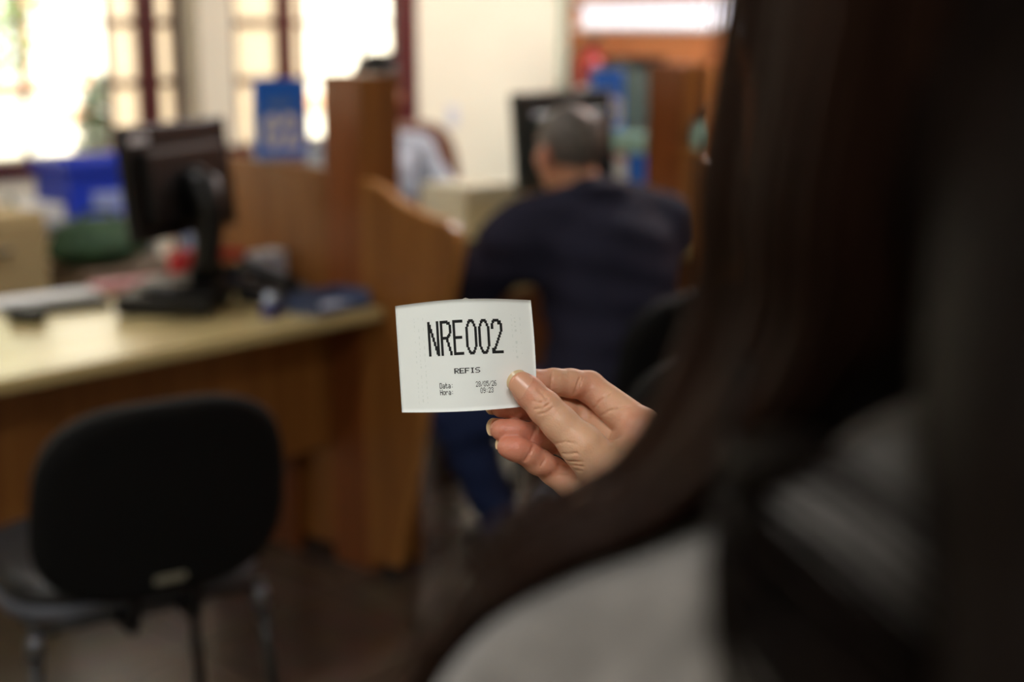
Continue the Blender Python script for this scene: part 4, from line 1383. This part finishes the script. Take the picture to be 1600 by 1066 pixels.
    C_ = [([(863, 581), (861, 592), (861, 604)], 0.42), ([(908, 590), (902, 606), (897, 624)], 0.5), ([(913, 590), (908, 604)], 0.3),
          ([(956, 614), (940, 628), (928, 644), (925, 656)], 0.5), ([(993, 634), (970, 639), (955, 643), (938, 654)], 0.45),
          ([(835, 664), (832, 676), (828, 688)], 0.45), ([(838, 666), (836, 676)], 0.3), ([(832, 694), (826, 706), (818, 718)], 0.45), ([(851, 716), (843, 728)], 0.3),
          ([(867, 704), (882, 705), (899, 703)], 0.42), ([(866, 712), (880, 716), (905, 717)], 0.4), ([(868, 719), (884, 722), (908, 724)], 0.35),
          ([(869, 727), (890, 731), (906, 731)], 0.3), ([(866, 690), (880, 686), (898, 688)], 0.25), ([(872, 742), (892, 744)], 0.25),
          ([(838, 606), (846, 612), (852, 622)], 0.25), ([(832, 624), (842, 626), (852, 620)], 0.3), ([(834, 636), (846, 634), (856, 627)], 0.3), ([(839, 644), (850, 641), (860, 634)], 0.28)]
    for px, w in C_:
        crease(px, w)
    Vh, Qh = F.mesh()
    return Vh, Qh

HV, HQ = build_hand()
TIPS = np.array([(-31, 15, 8), (-31, 13, -8), (-41, 2, -8), (-41, -11, -2), (-36, -20, 4)], float)
HV_room = hand_to_room(HV)
TIPS_room = hand_to_room(TIPS)
KNUCK_room = hand_to_room(np.array([(6, 10, -22), (-24, -15, 0), (-14, -30, 0), (-24, 2, -14), (35, -8, -4)], float))

# ------------------------------------------------------------------ the woman in the foreground
WB = (0.371, 0.093, 0.0)
wf = Frame(WB, (0.545, 0.837))
F = Field((-0.12, -0.42, 0.0), (0.86, 0.52, 1.68), 0.0055)
F.ell(wf(0, -0.005, 1.12), (0.150, 0.095, 0.20), 0.05, wf.R)
F.ell(wf(0, 0.005, 1.25), (0.145, 0.075, 0.075), 0.04, wf.R)
F.ell(wf(0, 0.0, 0.90), (0.150, 0.105, 0.13), 0.07, wf.R)
for sx in (-1, 1):
    F.ell(wf(0.075 * sx, 0.075, 1.18), (0.062, 0.05, 0.062), 0.04, wf.R)
    F.cap(wf(0.02 * sx, 0.005, 1.335), wf(0.150 * sx, 0.005, 1.25), 0.040, 0.040, 0.025)
    F.cap(wf(0.082 * sx, 0, 0.86), wf(0.085 * sx, 0.012, 0.47), 0.082, 0.055, 0.03)
    F.cap(wf(0.085 * sx, 0.012, 0.47), wf(0.085 * sx, -0.015, 0.09), 0.054, 0.034, 0.02)
    F.ell(wf(0.085 * sx, -0.025, 0.34), (0.045, 0.05, 0.10), 0.03, wf.R)
    F.cap(wf(0.085 * sx, -0.03, 0.045), wf(0.09 * sx, 0.13, 0.03), 0.034, 0.026, 0.02)
RS = wf(0.162, 0.0, 1.258)
RE = np.array((0.575, 0.235, 1.06))
RW = hand_to_room([(60, -95, 24)])[0]
F.cap(RS, RE, 0.046, 0.038, 0.02)
F.cap(RE, RW, 0.037, 0.024, 0.015)
LS, LE, LW = wf(-0.160, 0, 1.256), wf(-0.215, -0.01, 0.99), wf(-0.205, 0.09, 0.765)
F.cap(LS, LE, 0.046, 0.038, 0.02)
F.cap(LE, LW, 0.037, 0.025, 0.015)
F.ell(LW + np.array((0, 0, -0.055)), (0.025, 0.038, 0.05), 0.015, wf.R)
for i_, dy in enumerate((-0.026, -0.009, 0.009, 0.026)):
    b0 = LW + wf.f * dy + np.array((0, 0, -0.085))
    F.cap(b0, b0 + wf.r * 0.012 + np.array((0, 0, -0.038 - 0.006 * (i_ in (1, 2)))), 0.009, 0.0085, 0.004)
    F.cap(b0 + wf.r * 0.012 + np.array((0, 0, -0.04)), b0 + wf.r * 0.034 + np.array((0, 0, -0.068 - 0.008 * (i_ in (1, 2)))), 0.0085, 0.0075, 0.003)
F.cap(LW + wf.f * 0.03 + np.array((0, 0, -0.03)), LW + wf.f * 0.055 + wf.r * 0.012 + np.array((0, 0, -0.085)), 0.012, 0.009, 0.008)
whead = Frame(wf(0.0, 0.02, 1.53), (0.545, 0.837))
head_into(F, whead, 0.96, wf(0, -0.005, 1.34))

def woman_flush(V):
    d = np.min(np.linalg.norm(V[:, None, :] - TIPS_room[None], axis=2), axis=1)
    k_ = np.min(np.linalg.norm(V[:, None, :] - KNUCK_room[None], axis=2), axis=1)
    lip = np.linalg.norm(V - whead(0, 0.09, -0.057)[None], axis=1)
    return np.clip(0.95 * np.exp(-(d / 0.017) ** 2) + 0.55 * np.exp(-(k_ / 0.014) ** 2) + 0.9 * np.exp(-(lip / 0.016) ** 2), 0, 1)
woman = sdf_obj(F, 'person', M['skin'], WB, None, (HV_room, HQ), woman_flush)
tag(woman, 'dark-haired person in grey-brown wool coat, close up, holding up the ticket', 'person')
eyes(whead, 0.96, WB, woman)

# nails
def nail(tip_c, base_c, normal, r, parent, half=62, over=1.2, tip_band=0.16, flat=0.9):
    t0, b0 = np.array(tip_c, float), np.array(base_c, float)
    ax = (t0 - b0)
    L = np.linalg.norm(ax)
    ax /= L
    n = np.array(normal, float)
    n = n - ax * (n @ ax)
    n /= np.linalg.norm(n)
    b = np.cross(ax, n)
    def P(a, l, lift):
        th = math.radians(half) * a
        lo = 0.17 * a * a * L
        hi = L + over - 0.26 * (a * a) * L * 0.8
        d = lo + (hi - lo) * l
        rr = (r[0] * (1 - d / L) + r[1] * d / L) if d < L else r[1]
        droop = 0.35 * max(0.0, l - 0.55) ** 2 * 4
        return b0 + ax * d + n * (rr * math.cos(th) * flat + rr * (1 - flat) + lift - droop) + b * (rr * math.sin(th))
    def sheet(l0, l1, lift, nm, m, par):
        V_, F_q = [], []
        na, nl = 16, 10
        for s_ in (0, 1):
            for j in range(nl + 1):
                for i in range(na + 1):
                    V_.append(P(-1 + 2 * i / na, l0 + (l1 - l0) * j / nl, lift - 0.5 * s_))
        n1 = (na + 1) * (nl + 1)
        for j in range(nl):
            for i in range(na):
                a = j * (na + 1) + i
                F_q.append((a, a + 1, a + na + 2, a + na + 1))
                F_q.append((n1 + a, n1 + a + na + 1, n1 + a + na + 2, n1 + a + 1))
        for i in range(na):
            e = nl * (na + 1)
            F_q.append((i, n1 + i, n1 + i + 1, i + 1))
            F_q.append((e + i + 1, n1 + e + i + 1, n1 + e + i, e + i))
        for j in range(nl):
            a = j * (na + 1)
            F_q.append((a, a + na + 1, n1 + a + na + 1, n1 + a))
            c = a + na
            F_q.append((c + na + 1, c, n1 + c, n1 + c + na + 1))
        bm = bmesh.new()
        vs = [bm.verts.new(v) for v in (hand_to_room(V_) - np.array(WB)[None, :])]
        for f in F_q:
            bm.faces.new([vs[q] for q in f])
        bmesh.ops.recalc_face_normals(bm, faces=bm.faces)
        return obj(nm, bm, m, par, True)
    pl = sheet(0.0, 1 - tip_band, 0.30, 'fingernail', M['nail'], parent)
    sheet(1 - tip_band, 1.0, 0.30, 'free_edge', M['nail_tip'], pl)
    return pl
nail((-34.9, 18.6, 8.0), (-24.0, 8.2, 9.6), (0.05, 0.05, 1.0), (8.0, 6.5), woman, 66, 1.3, 0.12)
nail((-37.6, 13.2, -6.0), (-27.0, 14.3, -10.6), (-0.3, 0.25, -1.0), (7.1, 6.4), woman, 60, 1.5)
nail((-46.6, 2.2, -6.2), (-36.8, 1.4, -10.4), (-0.35, 0.1, -1.0), (6.9, 6.1), woman, 60, 1.8)
nail((-46.6, -9.9, -1.0), (-37.0, -11.6, -3.2), (-0.35, 0.25, -1.0), (6.5, 5.8), woman, 60, 1.8)
nail((-42.6, -17.4, 3.0), (-34.6, -20.6, 3.1), (-0.6, 0.35, -0.9), (6.0, 5.2), woman, 60, 1.7)

# coat: shell over torso and both sleeves
F = Field((-0.16, -0.46, 0.55), (0.88, 0.52, 1.47), 0.0055)
F.ell(wf(0, -0.005, 1.12), (0.178, 0.122, 0.22), 0.05, wf.R)
F.ell(wf(0, 0.0, 1.26), (0.178, 0.108, 0.09), 0.06, wf.R)
F.cap(wf(0, 0.0, 1.0), wf(0, 0.0, 0.66), 0.155, 0.19, 0.08)
for sx in (-1, 1):
    F.cap(wf(0.025 * sx, -0.005, 1.348), wf(0.158 * sx, 0, 1.256), 0.055, 0.056, 0.03)
F.cap(RS, RE, 0.062, 0.056, 0.03)
F.cap(RE, RE + (RW - RE) * 0.80, 0.055, 0.046, 0.02)
F.cap(LS, LE, 0.062, 0.056, 0.03)
F.cap(LE, LE + (LW - LE) * 0.90, 0.055, 0.048, 0.02)
for k in range(20):                                           # stand-up collar ring
    a, b = 2 * PI * k / 20, 2 * PI * (k + 1) / 20
    F.cap(wf(0.068 * math.cos(a), 0.068 * math.sin(a) * 0.95, 1.375 - 0.012 * math.sin(a)), wf(0.068 * math.cos(b), 0.068 * math.sin(b) * 0.95, 1.375 - 0.012 * math.sin(b)), 0.016, 0.016, 0.012)
F.ell(wf(0, 0.0, 0.56), (0.17, 0.15, 0.10), 0.0, wf.R, True)
# soft drape folds over the sleeve and shoulder
for sx in (-1, 1):
    F.ell(wf(0.075 * sx, 0.085, 1.18), (0.075, 0.06, 0.075), 0.04, wf.R)
F.wrinkle(0.0022, 70.0, 26.0, 0.7)
COATF = F
coat = sdf_obj(F, 'coat', M['coat'], WB, woman)
obj('coat_seam', tube_bm([Vector(wf(-0.06, -0.058, 1.372) - np.array(WB)), Vector(wf(-0.10, -0.062, 1.31) - np.array(WB)), Vector(wf(-0.14, -0.085, 1.25) - np.array(WB))], 0.002, 6), M['trousers'], coat)
F = Field((0.05, -0.2, 0.02), (0.70, 0.42, 0.95), 0.008)
F.ell(wf(0, 0, 0.86), (0.16, 0.115, 0.10), 0.05, wf.R)
for sx in (-1, 1):
    F.cap(wf(0.082 * sx, 0, 0.84), wf(0.085 * sx, 0.012, 0.47), 0.092, 0.068, 0.03)
    F.cap(wf(0.085 * sx, 0.012, 0.47), wf(0.085 * sx, -0.015, 0.10), 0.068, 0.056, 0.02)
sdf_obj(F, 'trousers', M['trousers'], WB, woman)

def shoe(fr, x, y, ang, m, base, parent, sc=1.0):
    f2 = Frame(fr(x, y, 0), fr.f * math.cos(ang) + fr.r * math.sin(ang))
    g = Field(f2.o + np.array((-0.26, -0.26, -0.02)), f2.o + np.array((0.26, 0.26, 0.17)), 0.006)
    g.cap(f2(0, -0.06 * sc, 0.045), f2(0, 0.15 * sc, 0.036), 0.043 * sc, 0.036 * sc, 0.0)
    g.cap(f2(0, -0.045 * sc, 0.06), f2(0, -0.05 * sc, 0.115), 0.044 * sc, 0.046 * sc, 0.03)
    g.cap(f2(0, 0.0, 0.06), f2(0, 0.10 * sc, 0.045), 0.04 * sc, 0.038 * sc, 0.03)
    zz = g.ax[2][None, None, :]
    g.D = np.maximum(g.D, -(zz - 0.002))
    sdf_obj(g, 'shoe', m, base, parent)
for sx in (-1, 1):
    shoe(wf, 0.088 * sx, 0.01, 0.12 * sx, M['shoe'], WB, woman)

# hair: solid mass plus loose strands
F = Field(np.array(WB) + np.array((-0.36, -0.30, 1.05)), np.array(WB) + np.array((0.32, 0.32, 1.70)), 0.005)
F.ell(whead(0, -0.026, 0.042), (0.090, 0.108, 0.094), 0.0, wf.R)
F.ell(whead(0, 0.125, -0.045), (0.070, 0.085, 0.115), 0.02, wf.R, True)
for sx in (-1, 1):
    F.cap(wf(0.070 * sx, -0.02, 1.56), wf(0.086 * sx, -0.01, 1.43), 0.030, 0.034, 0.03)
    F.cap(wf(0.05 * sx, -0.07, 1.55), wf(0.085 * sx, -0.09, 1.38), 0.045, 0.040, 0.04)
    F.cap(wf(0.085 * sx, -0.09, 1.38), wf(0.10 * sx, -0.120, 1.16), 0.040, 0.026, 0.03)
F.cap(wf(0, -0.085, 1.55), wf(0, -0.105, 1.36), 0.05, 0.045, 0.05)
F.cap(wf(0, -0.105, 1.36), wf(0, -0.125, 1.14), 0.045, 0.03, 0.04)
F.cap(wf(-0.088, -0.01, 1.48), wf(-0.090, -0.01, 1.425), 0.030, 0.028, 0.02)
F.cap(wf(-0.090, -0.01, 1.425), wf(-0.104, 0.0, 1.388), 0.028, 0.017, 0.02)
F.cap(wf(-0.104, 0.0, 1.388), wf(-0.124, 0.02, 1.350), 0.014, 0.009, 0.015)
F.cap(wf(-0.124, 0.02, 1.350), wf(-0.160, 0.045, 1.308), 0.009, 0.007, 0.01)
F.cap(wf(-0.098, -0.06, 1.42), wf(-0.120, -0.11, 1.34), 0.026, 0.022, 0.03)
F.cap(wf(-0.120, -0.11, 1.34), wf(-0.136, -0.132, 1.18), 0.022, 0.018, 0.02)
hair = sdf_obj(F, 'hair', M['hair_brown'], WB, woman)
hr = random.Random(11)
def strands_bm(paths, r):
    V, Fq = [], []
    for pts in paths:
        # Catmull-Rom through the points
        P = [np.array(p, float) for p in pts]
        P = [2 * P[0] - P[1]] + P + [2 * P[-1] - P[-2]]
        line = []
        for i in range(1, len(P) - 2):
            for u in np.linspace(0, 1, 7)[:-1]:
                a, b, c, d = P[i - 1], P[i], P[i + 1], P[i + 2]
                line.append(0.5 * (2 * b + (c - a) * u + (2 * a - 5 * b + 4 * c - d) * u * u + (3 * b - a - 3 * c + d) * u ** 3))
        line.append(P[-2])
        line = [COATF.outside(p, 0.0015 + 0.004 * hr.random()) for p in line]
        n = len(line)
        for i, p in enumerate(line):
            t = line[min(i + 1, n - 1)] - line[max(i - 1, 0)]
            t /= np.linalg.norm(t) + 1e-9
            s1 = np.cross(t, (0.31, 0.77, 0.2))
            s1 /= np.linalg.norm(s1)
            s2 = np.cross(t, s1)
            rr = r * (1.0 - 0.75 * (i / (n - 1)) ** 2)
            for k in range(3):
                a = 2 * PI * k / 3
                V.append(p + (s1 * math.cos(a) + s2 * math.sin(a)) * rr)
            if i:
                b0 = len(V) - 6
                for k in range(3):
                    Fq.append((b0 + k, b0 + (k + 1) % 3, b0 + 3 + (k + 1) % 3, b0 + 3 + k))
    return np.array(V), np.array(Fq)
paths = []
u = hr.uniform
for i in range(420):       # tresses tumbling over the left shoulder
    j = 0.012 - 0.034 * hr.random() ** 1.9
    yy = u(-0.03, 0.03)
    paths.append([wf(-0.075, -0.02 + yy, 1.60 + u(-0.02, 0.02)), wf(-0.116 + j * 0.6, -0.015 + yy, 1.50), wf(-0.120 + j, -0.005 + yy, 1.425), wf(-0.118 + j, 0.005 + yy, 1.392 + j * 0.3),
                  wf(-0.133 + j, 0.02 + yy * 0.7, 1.358 + j * 0.5), wf(-0.163 + j * 1.3, 0.04 + yy * 0.6, 1.316 + u(-0.006, 0.006)), wf(-0.185 + j * 1.6, 0.06 + yy * 0.5, 1.25 + u(-0.02, 0.02))])
ridge_n = len(paths)
for i in range(140):        # loose wisps across the coat
    a = u(-0.022, 0.026)
    g_ = hr.gauss(0, 0.006) if i < 110 else u(-0.02, 0.04)
    paths.append([wf(-0.118, 0.0, 1.405 + a * 0.2), wf(-0.146, -0.01, 1.362 + a * 0.2), wf(-0.150 + a * 0.5, -0.055, 1.338 + g_), wf(-0.118 + a * 0.5, -0.085, 1.312 + g_),
                  wf(-0.085 + a * 0.6, -0.12, 1.278 + g_ * 1.4), wf(-0.065 + a, -0.135, 1.225 + g_ * 2)])
shoulder_paths, paths = paths, []
for i in range(330):       # the fall down the back
    x = u(-0.135, 0.115)
    q = u(-0.012, 0.008)
    w = 0.035 * (abs(x) / 0.115) ** 2
    paths.append([wf(x * 0.55, -0.10 + w, 1.63), wf(x * 0.85, -0.132 + w + q, 1.53), wf(x, -0.146 + w + q, 1.40), wf(x * 1.1 + u(-.006, .006), -0.152 + w * 0.6 + q, 1.28), wf(x * 1.15 + u(-.012, .012), -0.156 + q, 1.14 + u(-0.05, 0.04))])
for nm, pp, mm in (('shoulder_tresses', shoulder_paths[:ridge_n], 'hair_brown_backlit'), ('loose_strands', shoulder_paths[ridge_n:], 'hair_brown'), ('back_strands', paths, 'hair_brown')):
    Vs, Qs = strands_bm(pp, 0.0010)
    me = mesh_from(Vs - np.array(WB)[None, :], Qs, nm, M[mm])
    o = bpy.data.objects.new(nm, me)
    COL.objects.link(o)
    o.parent = hair

# ------------------------------------------------------------------ the seated man in navy
MB_ = (2.80, 2.24, 0.0)
mf = Frame(MB_, (0.41, 0.91))
MH = Frame((2.826, 2.435, 1.130), (0.24, 0.97))
hipL, hipR = mf(-0.10, -0.02, 0.53), mf(0.10, -0.02, 0.53)
kneL, ankL = np.array((2.505, 2.535, 0.47)), np.array((2.66, 2.50, 0.10))
kneR, ankR = mf(0.20, 0.36, 0.49), mf(0.22, 0.22, 0.10)
shL, shR = np.array((2.650, 2.435, 0.915)), np.array((3.010, 2.275, 0.925))
elbL, wriL = np.array((2.575, 2.57, 0.775)), np.array((2.72, 2.79, 0.795))
elbR, wriR = np.array((3.135, 2.40, 0.770)), np.array((3.02, 2.80, 0.795))
nb = (shL + shR) / 2 + np.array((0.0, 0.0, 0.075))
def seated_hand(F, w, d, side_):
    d = np.array(d) / np.linalg.norm(d)
    s_ = np.array((d[1], -d[0], 0.0)) * side_
    F.ell(w + d * 0.05, (0.042, 0.042, 0.016), 0.012)
    for i_, off in enumerate((-0.03, -0.01, 0.01, 0.03)):
        a = w + d * 0.085 + s_ * off
        F.cap(a, a + d * (0.035 + 0.006 * (i_ in (1, 2))), 0.0095, 0.009, 0.004)
        F.cap(a + d * (0.035 + 0.006 * (i_ in (1, 2))), a + d * (0.06 + 0.008 * (i_ in (1, 2))) + np.array((0, 0, -0.008)), 0.009, 0.008, 0.003)
    F.cap(w + d * 0.02 - s_ * 0.035, w + d * 0.065 - s_ * 0.06, 0.012, 0.009, 0.006)
F = Field((2.25, 1.95, 0.0), (3.4, 3.02, 1.30), 0.0075)
F.ell(mf(0, -0.03, 0.56), (0.17, 0.13, 0.13), 0.03, mf.R)
F.cap(mf(0, -0.02, 0.60), mf(0.0, 0.08, 0.86), 0.135, 0.155, 0.06)
F.cap(shL, shR, 0.075, 0.075, 0.06)
F.cap((shL + shR) / 2, nb, 0.07, 0.06, 0.05)
for h_, k_, a_ in ((hipL, kneL, ankL), (hipR, kneR, ankR)):
    F.cap(h_, k_, 0.085, 0.058, 0.03)
    F.cap(k_, a_, 0.057, 0.038, 0.02)
    F.cap(a_ + np.array((0, -0.02, -0.05)), a_ + np.array((0.03, 0.12, -0.065)), 0.036, 0.03, 0.02)
for s_, e_, w_, d_, sd in ((shL, elbL, wriL, (0.6, 0.8, 0), 1), (shR, elbR, wriR, (-0.45, 0.9, 0), -1)):
    F.cap(s_, e_, 0.06, 0.045, 0.02)
    F.cap(e_, w_, 0.044, 0.028, 0.015)
    seated_hand(F, w_, d_, sd)
head_into(F, MH, 1.0, nb + np.array((0, -0.01, -0.02)))
def man_flush(V):
    ear = np.min(np.stack([np.linalg.norm(V - MH(0.08 * sx, -0.006, -0.006)[None], axis=1) for sx in (-1, 1)]), axis=0)
    face = np.linalg.norm(V - MH(0, 0.09, -0.02)[None], axis=1)
    return np.clip(0.9 * np.exp(-(ear / 0.035) ** 2) + 0.4 * np.exp(-(face / 0.05) ** 2), 0, 1)
man = sdf_obj(F, 'person', M['skin_man'], MB_, None, None, man_flush)
tag(man, 'seated person with short grey hair in navy jacket and jeans, seen from behind', 'person')
eyes(MH, 1.0, MB_, man)
F = Field((2.2, 1.92, 0.42), (3.4, 2.95, 1.16), 0.0075)
F.ell(mf(0, -0.03, 0.57), (0.200, 0.165, 0.14), 0.03, mf.R)
F.cap(mf(0, -0.02, 0.60), mf(0.0, 0.075, 0.84), 0.172, 0.185, 0.06)
F.cap(shL, shR, 0.098, 0.098, 0.07)
F.cap(shL + np.array((0.04, -0.02, 0.02)), nb + np.array((-0.03, 0.0, 0.0)), 0.075, 0.07, 0.05)
F.cap(shR + np.array((-0.04, 0.02, 0.02)), nb + np.array((0.03, 0.0, 0.0)), 0.075, 0.07, 0.05)
for s_, e_, w_ in ((shL, elbL, wriL), (shR, elbR, wriR)):
    F.cap(s_, e_, 0.088, 0.070, 0.03)
    F.cap(e_, e_ + (w_ - e_) * 0.93, 0.066, 0.046, 0.02)
for k in range(18):
    a, b = 2 * PI * k / 18, 2 * PI * (k + 1) / 18
    def cp(q):
        return nb + mf.r * 0.076 * math.cos(q) + mf.f * 0.076 * math.sin(q) + np.array((0, 0, 0.030 - 0.012 * math.sin(q)))
    F.cap(cp(a), cp(b), 0.022, 0.022, 0.012)
F.wrinkle(0.0042, 62.0, 13.0, 1.9)
sdf_obj(F, 'jacket', M['jacket'], MB_, man)
F = Field((2.25, 1.95, 0.05), (3.4, 2.85, 0.75), 0.0075)
F.ell(mf(0, -0.03, 0.55), (0.185, 0.15, 0.11), 0.03, mf.R)
for h_, k_, a_ in ((hipL, kneL, ankL), (hipR, kneR, ankR)):
    F.cap(h_, k_, 0.098, 0.074, 0.03)
    F.cap(k_, a_, 0.074, 0.056, 0.02)
F.wrinkle(0.003, 75.0, 22.0, 0.4)
sdf_obj(F, 'jeans', M['jeans'], MB_, man)
for a_, an in ((ankL, 0.1), (ankR, -0.1)):
    ff = Frame((a_[0], a_[1], 0.0), (0.25, 1.0))
    shoe(ff, 0, 0.02, an, M['shoe'], MB_, man, 1.1)
F = Field(np.array(MH.o) + np.array((-0.16, -0.16, -0.12)), np.array(MH.o) + np.array((0.16, 0.16, 0.16)), 0.004)
F.ell(MH(0, -0.018, 0.033), (0.081, 0.098, 0.091), 0.0, MH.R)
F.ell(MH(0, 0.150, -0.03), (0.095, 0.10, 0.14), 0.012, MH.R, True)
F.ell(MH(0.022, -0.056, 0.108), (0.028, 0.032, 0.028), 0.012, MH.R, True)
F.ell(MH(0, -0.05, -0.10), (0.12, 0.12, 0.05), 0.01, MH.R, True)
for sx in (-1, 1):
    F.ell(MH(0.085 * sx, 0.0, -0.012), (0.022, 0.022, 0.030), 0.008, MH.R, True)
sdf_obj(F, 'hair', M['hair_grey'], MB_, man)

# ------------------------------------------------------------------ the clerk behind the farther counter
CB = (3.43, 3.90, 0.0)
cf = Frame(CB, (-0.28, -0.96))
CH = Frame((3.405, 3.82, 1.225), (-0.25, -0.97))
F = Field((2.95, 3.0, 0.0), (3.95, 4.3, 1.40), 0.0085)
csL, csR = cf(0.175, 0.02, 0.985), cf(-0.175, 0.02, 0.985)
F.ell(cf(0, 0.0, 0.60), (0.16, 0.12, 0.14), 0.03, cf.R)
F.cap(cf(0, 0, 0.62), cf(0, 0.03, 0.90), 0.12, 0.135, 0.05)
F.cap(csL, csR, 0.06, 0.06, 0.05)
ceL, cwL = np.array((3.60, 3.66, 0.80)), np.array((3.38, 3.52, 0.80))
ceR, cwR = np.array((3.15, 3.66, 0.80)), np.array((3.10, 3.44, 0.80))
# which shoulder is on which side of the frame
for s_, e_, w_ in ((cf(-0.175, 0.02, 0.985), ceL, cwL), (cf(0.175, 0.02, 0.985), ceR, cwR)):
    F.cap(s_, e_, 0.048, 0.04, 0.02)
    F.cap(e_, w_, 0.038, 0.026, 0.015)
    seated_hand(F, w_, (w_ - e_) * np.array((1, 1, 0)), 1)
for sx in (-1, 1):
    F.cap(cf(0.09 * sx, 0, 0.54), cf(0.11 * sx, 0.40, 0.50), 0.08, 0.055, 0.03)
    F.cap(cf(0.11 * sx, 0.40, 0.50), cf(0.11 * sx, 0.36, 0.10), 0.054, 0.036, 0.02)
    F.cap(cf(0.11 * sx, 0.34, 0.05), cf(0.12 * sx, 0.48, 0.035), 0.034, 0.028, 0.02)
head_into(F, CH, 0.98, cf(0, 0.01, 1.02))
clerk = sdf_obj(F, 'person', M['skin_man'], CB, None, None, lambda V: np.zeros(len(V)))
tag(clerk, 'seated clerk with black hair and pale grey shirt behind the tall wooden post', 'person')
eyes(CH, 0.98, CB, clerk)
F = Field((2.95, 3.0, 0.5), (3.95, 4.3, 1.12), 0.0085)
F.ell(cf(0, 0.0, 0.62), (0.18, 0.14, 0.14), 0.03, cf.R)
F.cap(cf(0, 0, 0.62), cf(0, 0.03, 0.90), 0.142, 0.155, 0.05)
F.cap(csL, csR, 0.078, 0.078, 0.05)
F.cap(cf(-0.10, 0.02, 1.0), cf(0.10, 0.02, 1.0), 0.075, 0.075, 0.05)
for s_, e_, w_ in ((cf(-0.175, 0.02, 0.985), ceL, cwL), (cf(0.175, 0.02, 0.985), ceR, cwR)):
    F.cap(s_, e_, 0.070, 0.058, 0.03)
    F.cap(e_, e_ + (w_ - e_) * 0.9, 0.054, 0.040, 0.02)
F.wrinkle(0.003, 60.0, 16.0, 2.4)
sdf_obj(F, 'shirt', M['shirt'], CB, clerk)
F = Field((2.95, 3.3, 0.05), (3.95, 4.3, 0.72), 0.0085)
F.ell(cf(0, 0.0, 0.54), (0.172, 0.135, 0.10), 0.03, cf.R)
for sx in (-1, 1):
    F.cap(cf(0.09 * sx, 0, 0.54), cf(0.11 * sx, 0.40, 0.50), 0.092, 0.068, 0.03)
    F.cap(cf(0.11 * sx, 0.40, 0.50), cf(0.11 * sx, 0.36, 0.12), 0.066, 0.052, 0.02)
sdf_obj(F, 'trousers', M['trousers'], CB, clerk)
for sx in (-1, 1):
    shoe(cf, 0.115 * sx, 0.38, 0.05 * sx, M['shoe'], CB, clerk, 1.05)
F = Field(np.array(CH.o) + np.array((-0.16, -0.16, -0.12)), np.array(CH.o) + np.array((0.16, 0.16, 0.18)), 0.004)
F.ell(CH(0, -0.016, 0.040), (0.084, 0.102, 0.094), 0.0, CH.R)
F.ell(CH(0, 0.13, -0.03), (0.085, 0.10, 0.105), 0.012, CH.R, True)
F.ell(CH(0, -0.02, -0.12), (0.12, 0.13, 0.06), 0.01, CH.R, True)
F.cap(CH(-0.03, 0.055, 0.118), CH(0.05, 0.06, 0.112), 0.02, 0.018, 0.015)
sdf_obj(F, 'hair', M['hair_black'], CB, clerk)
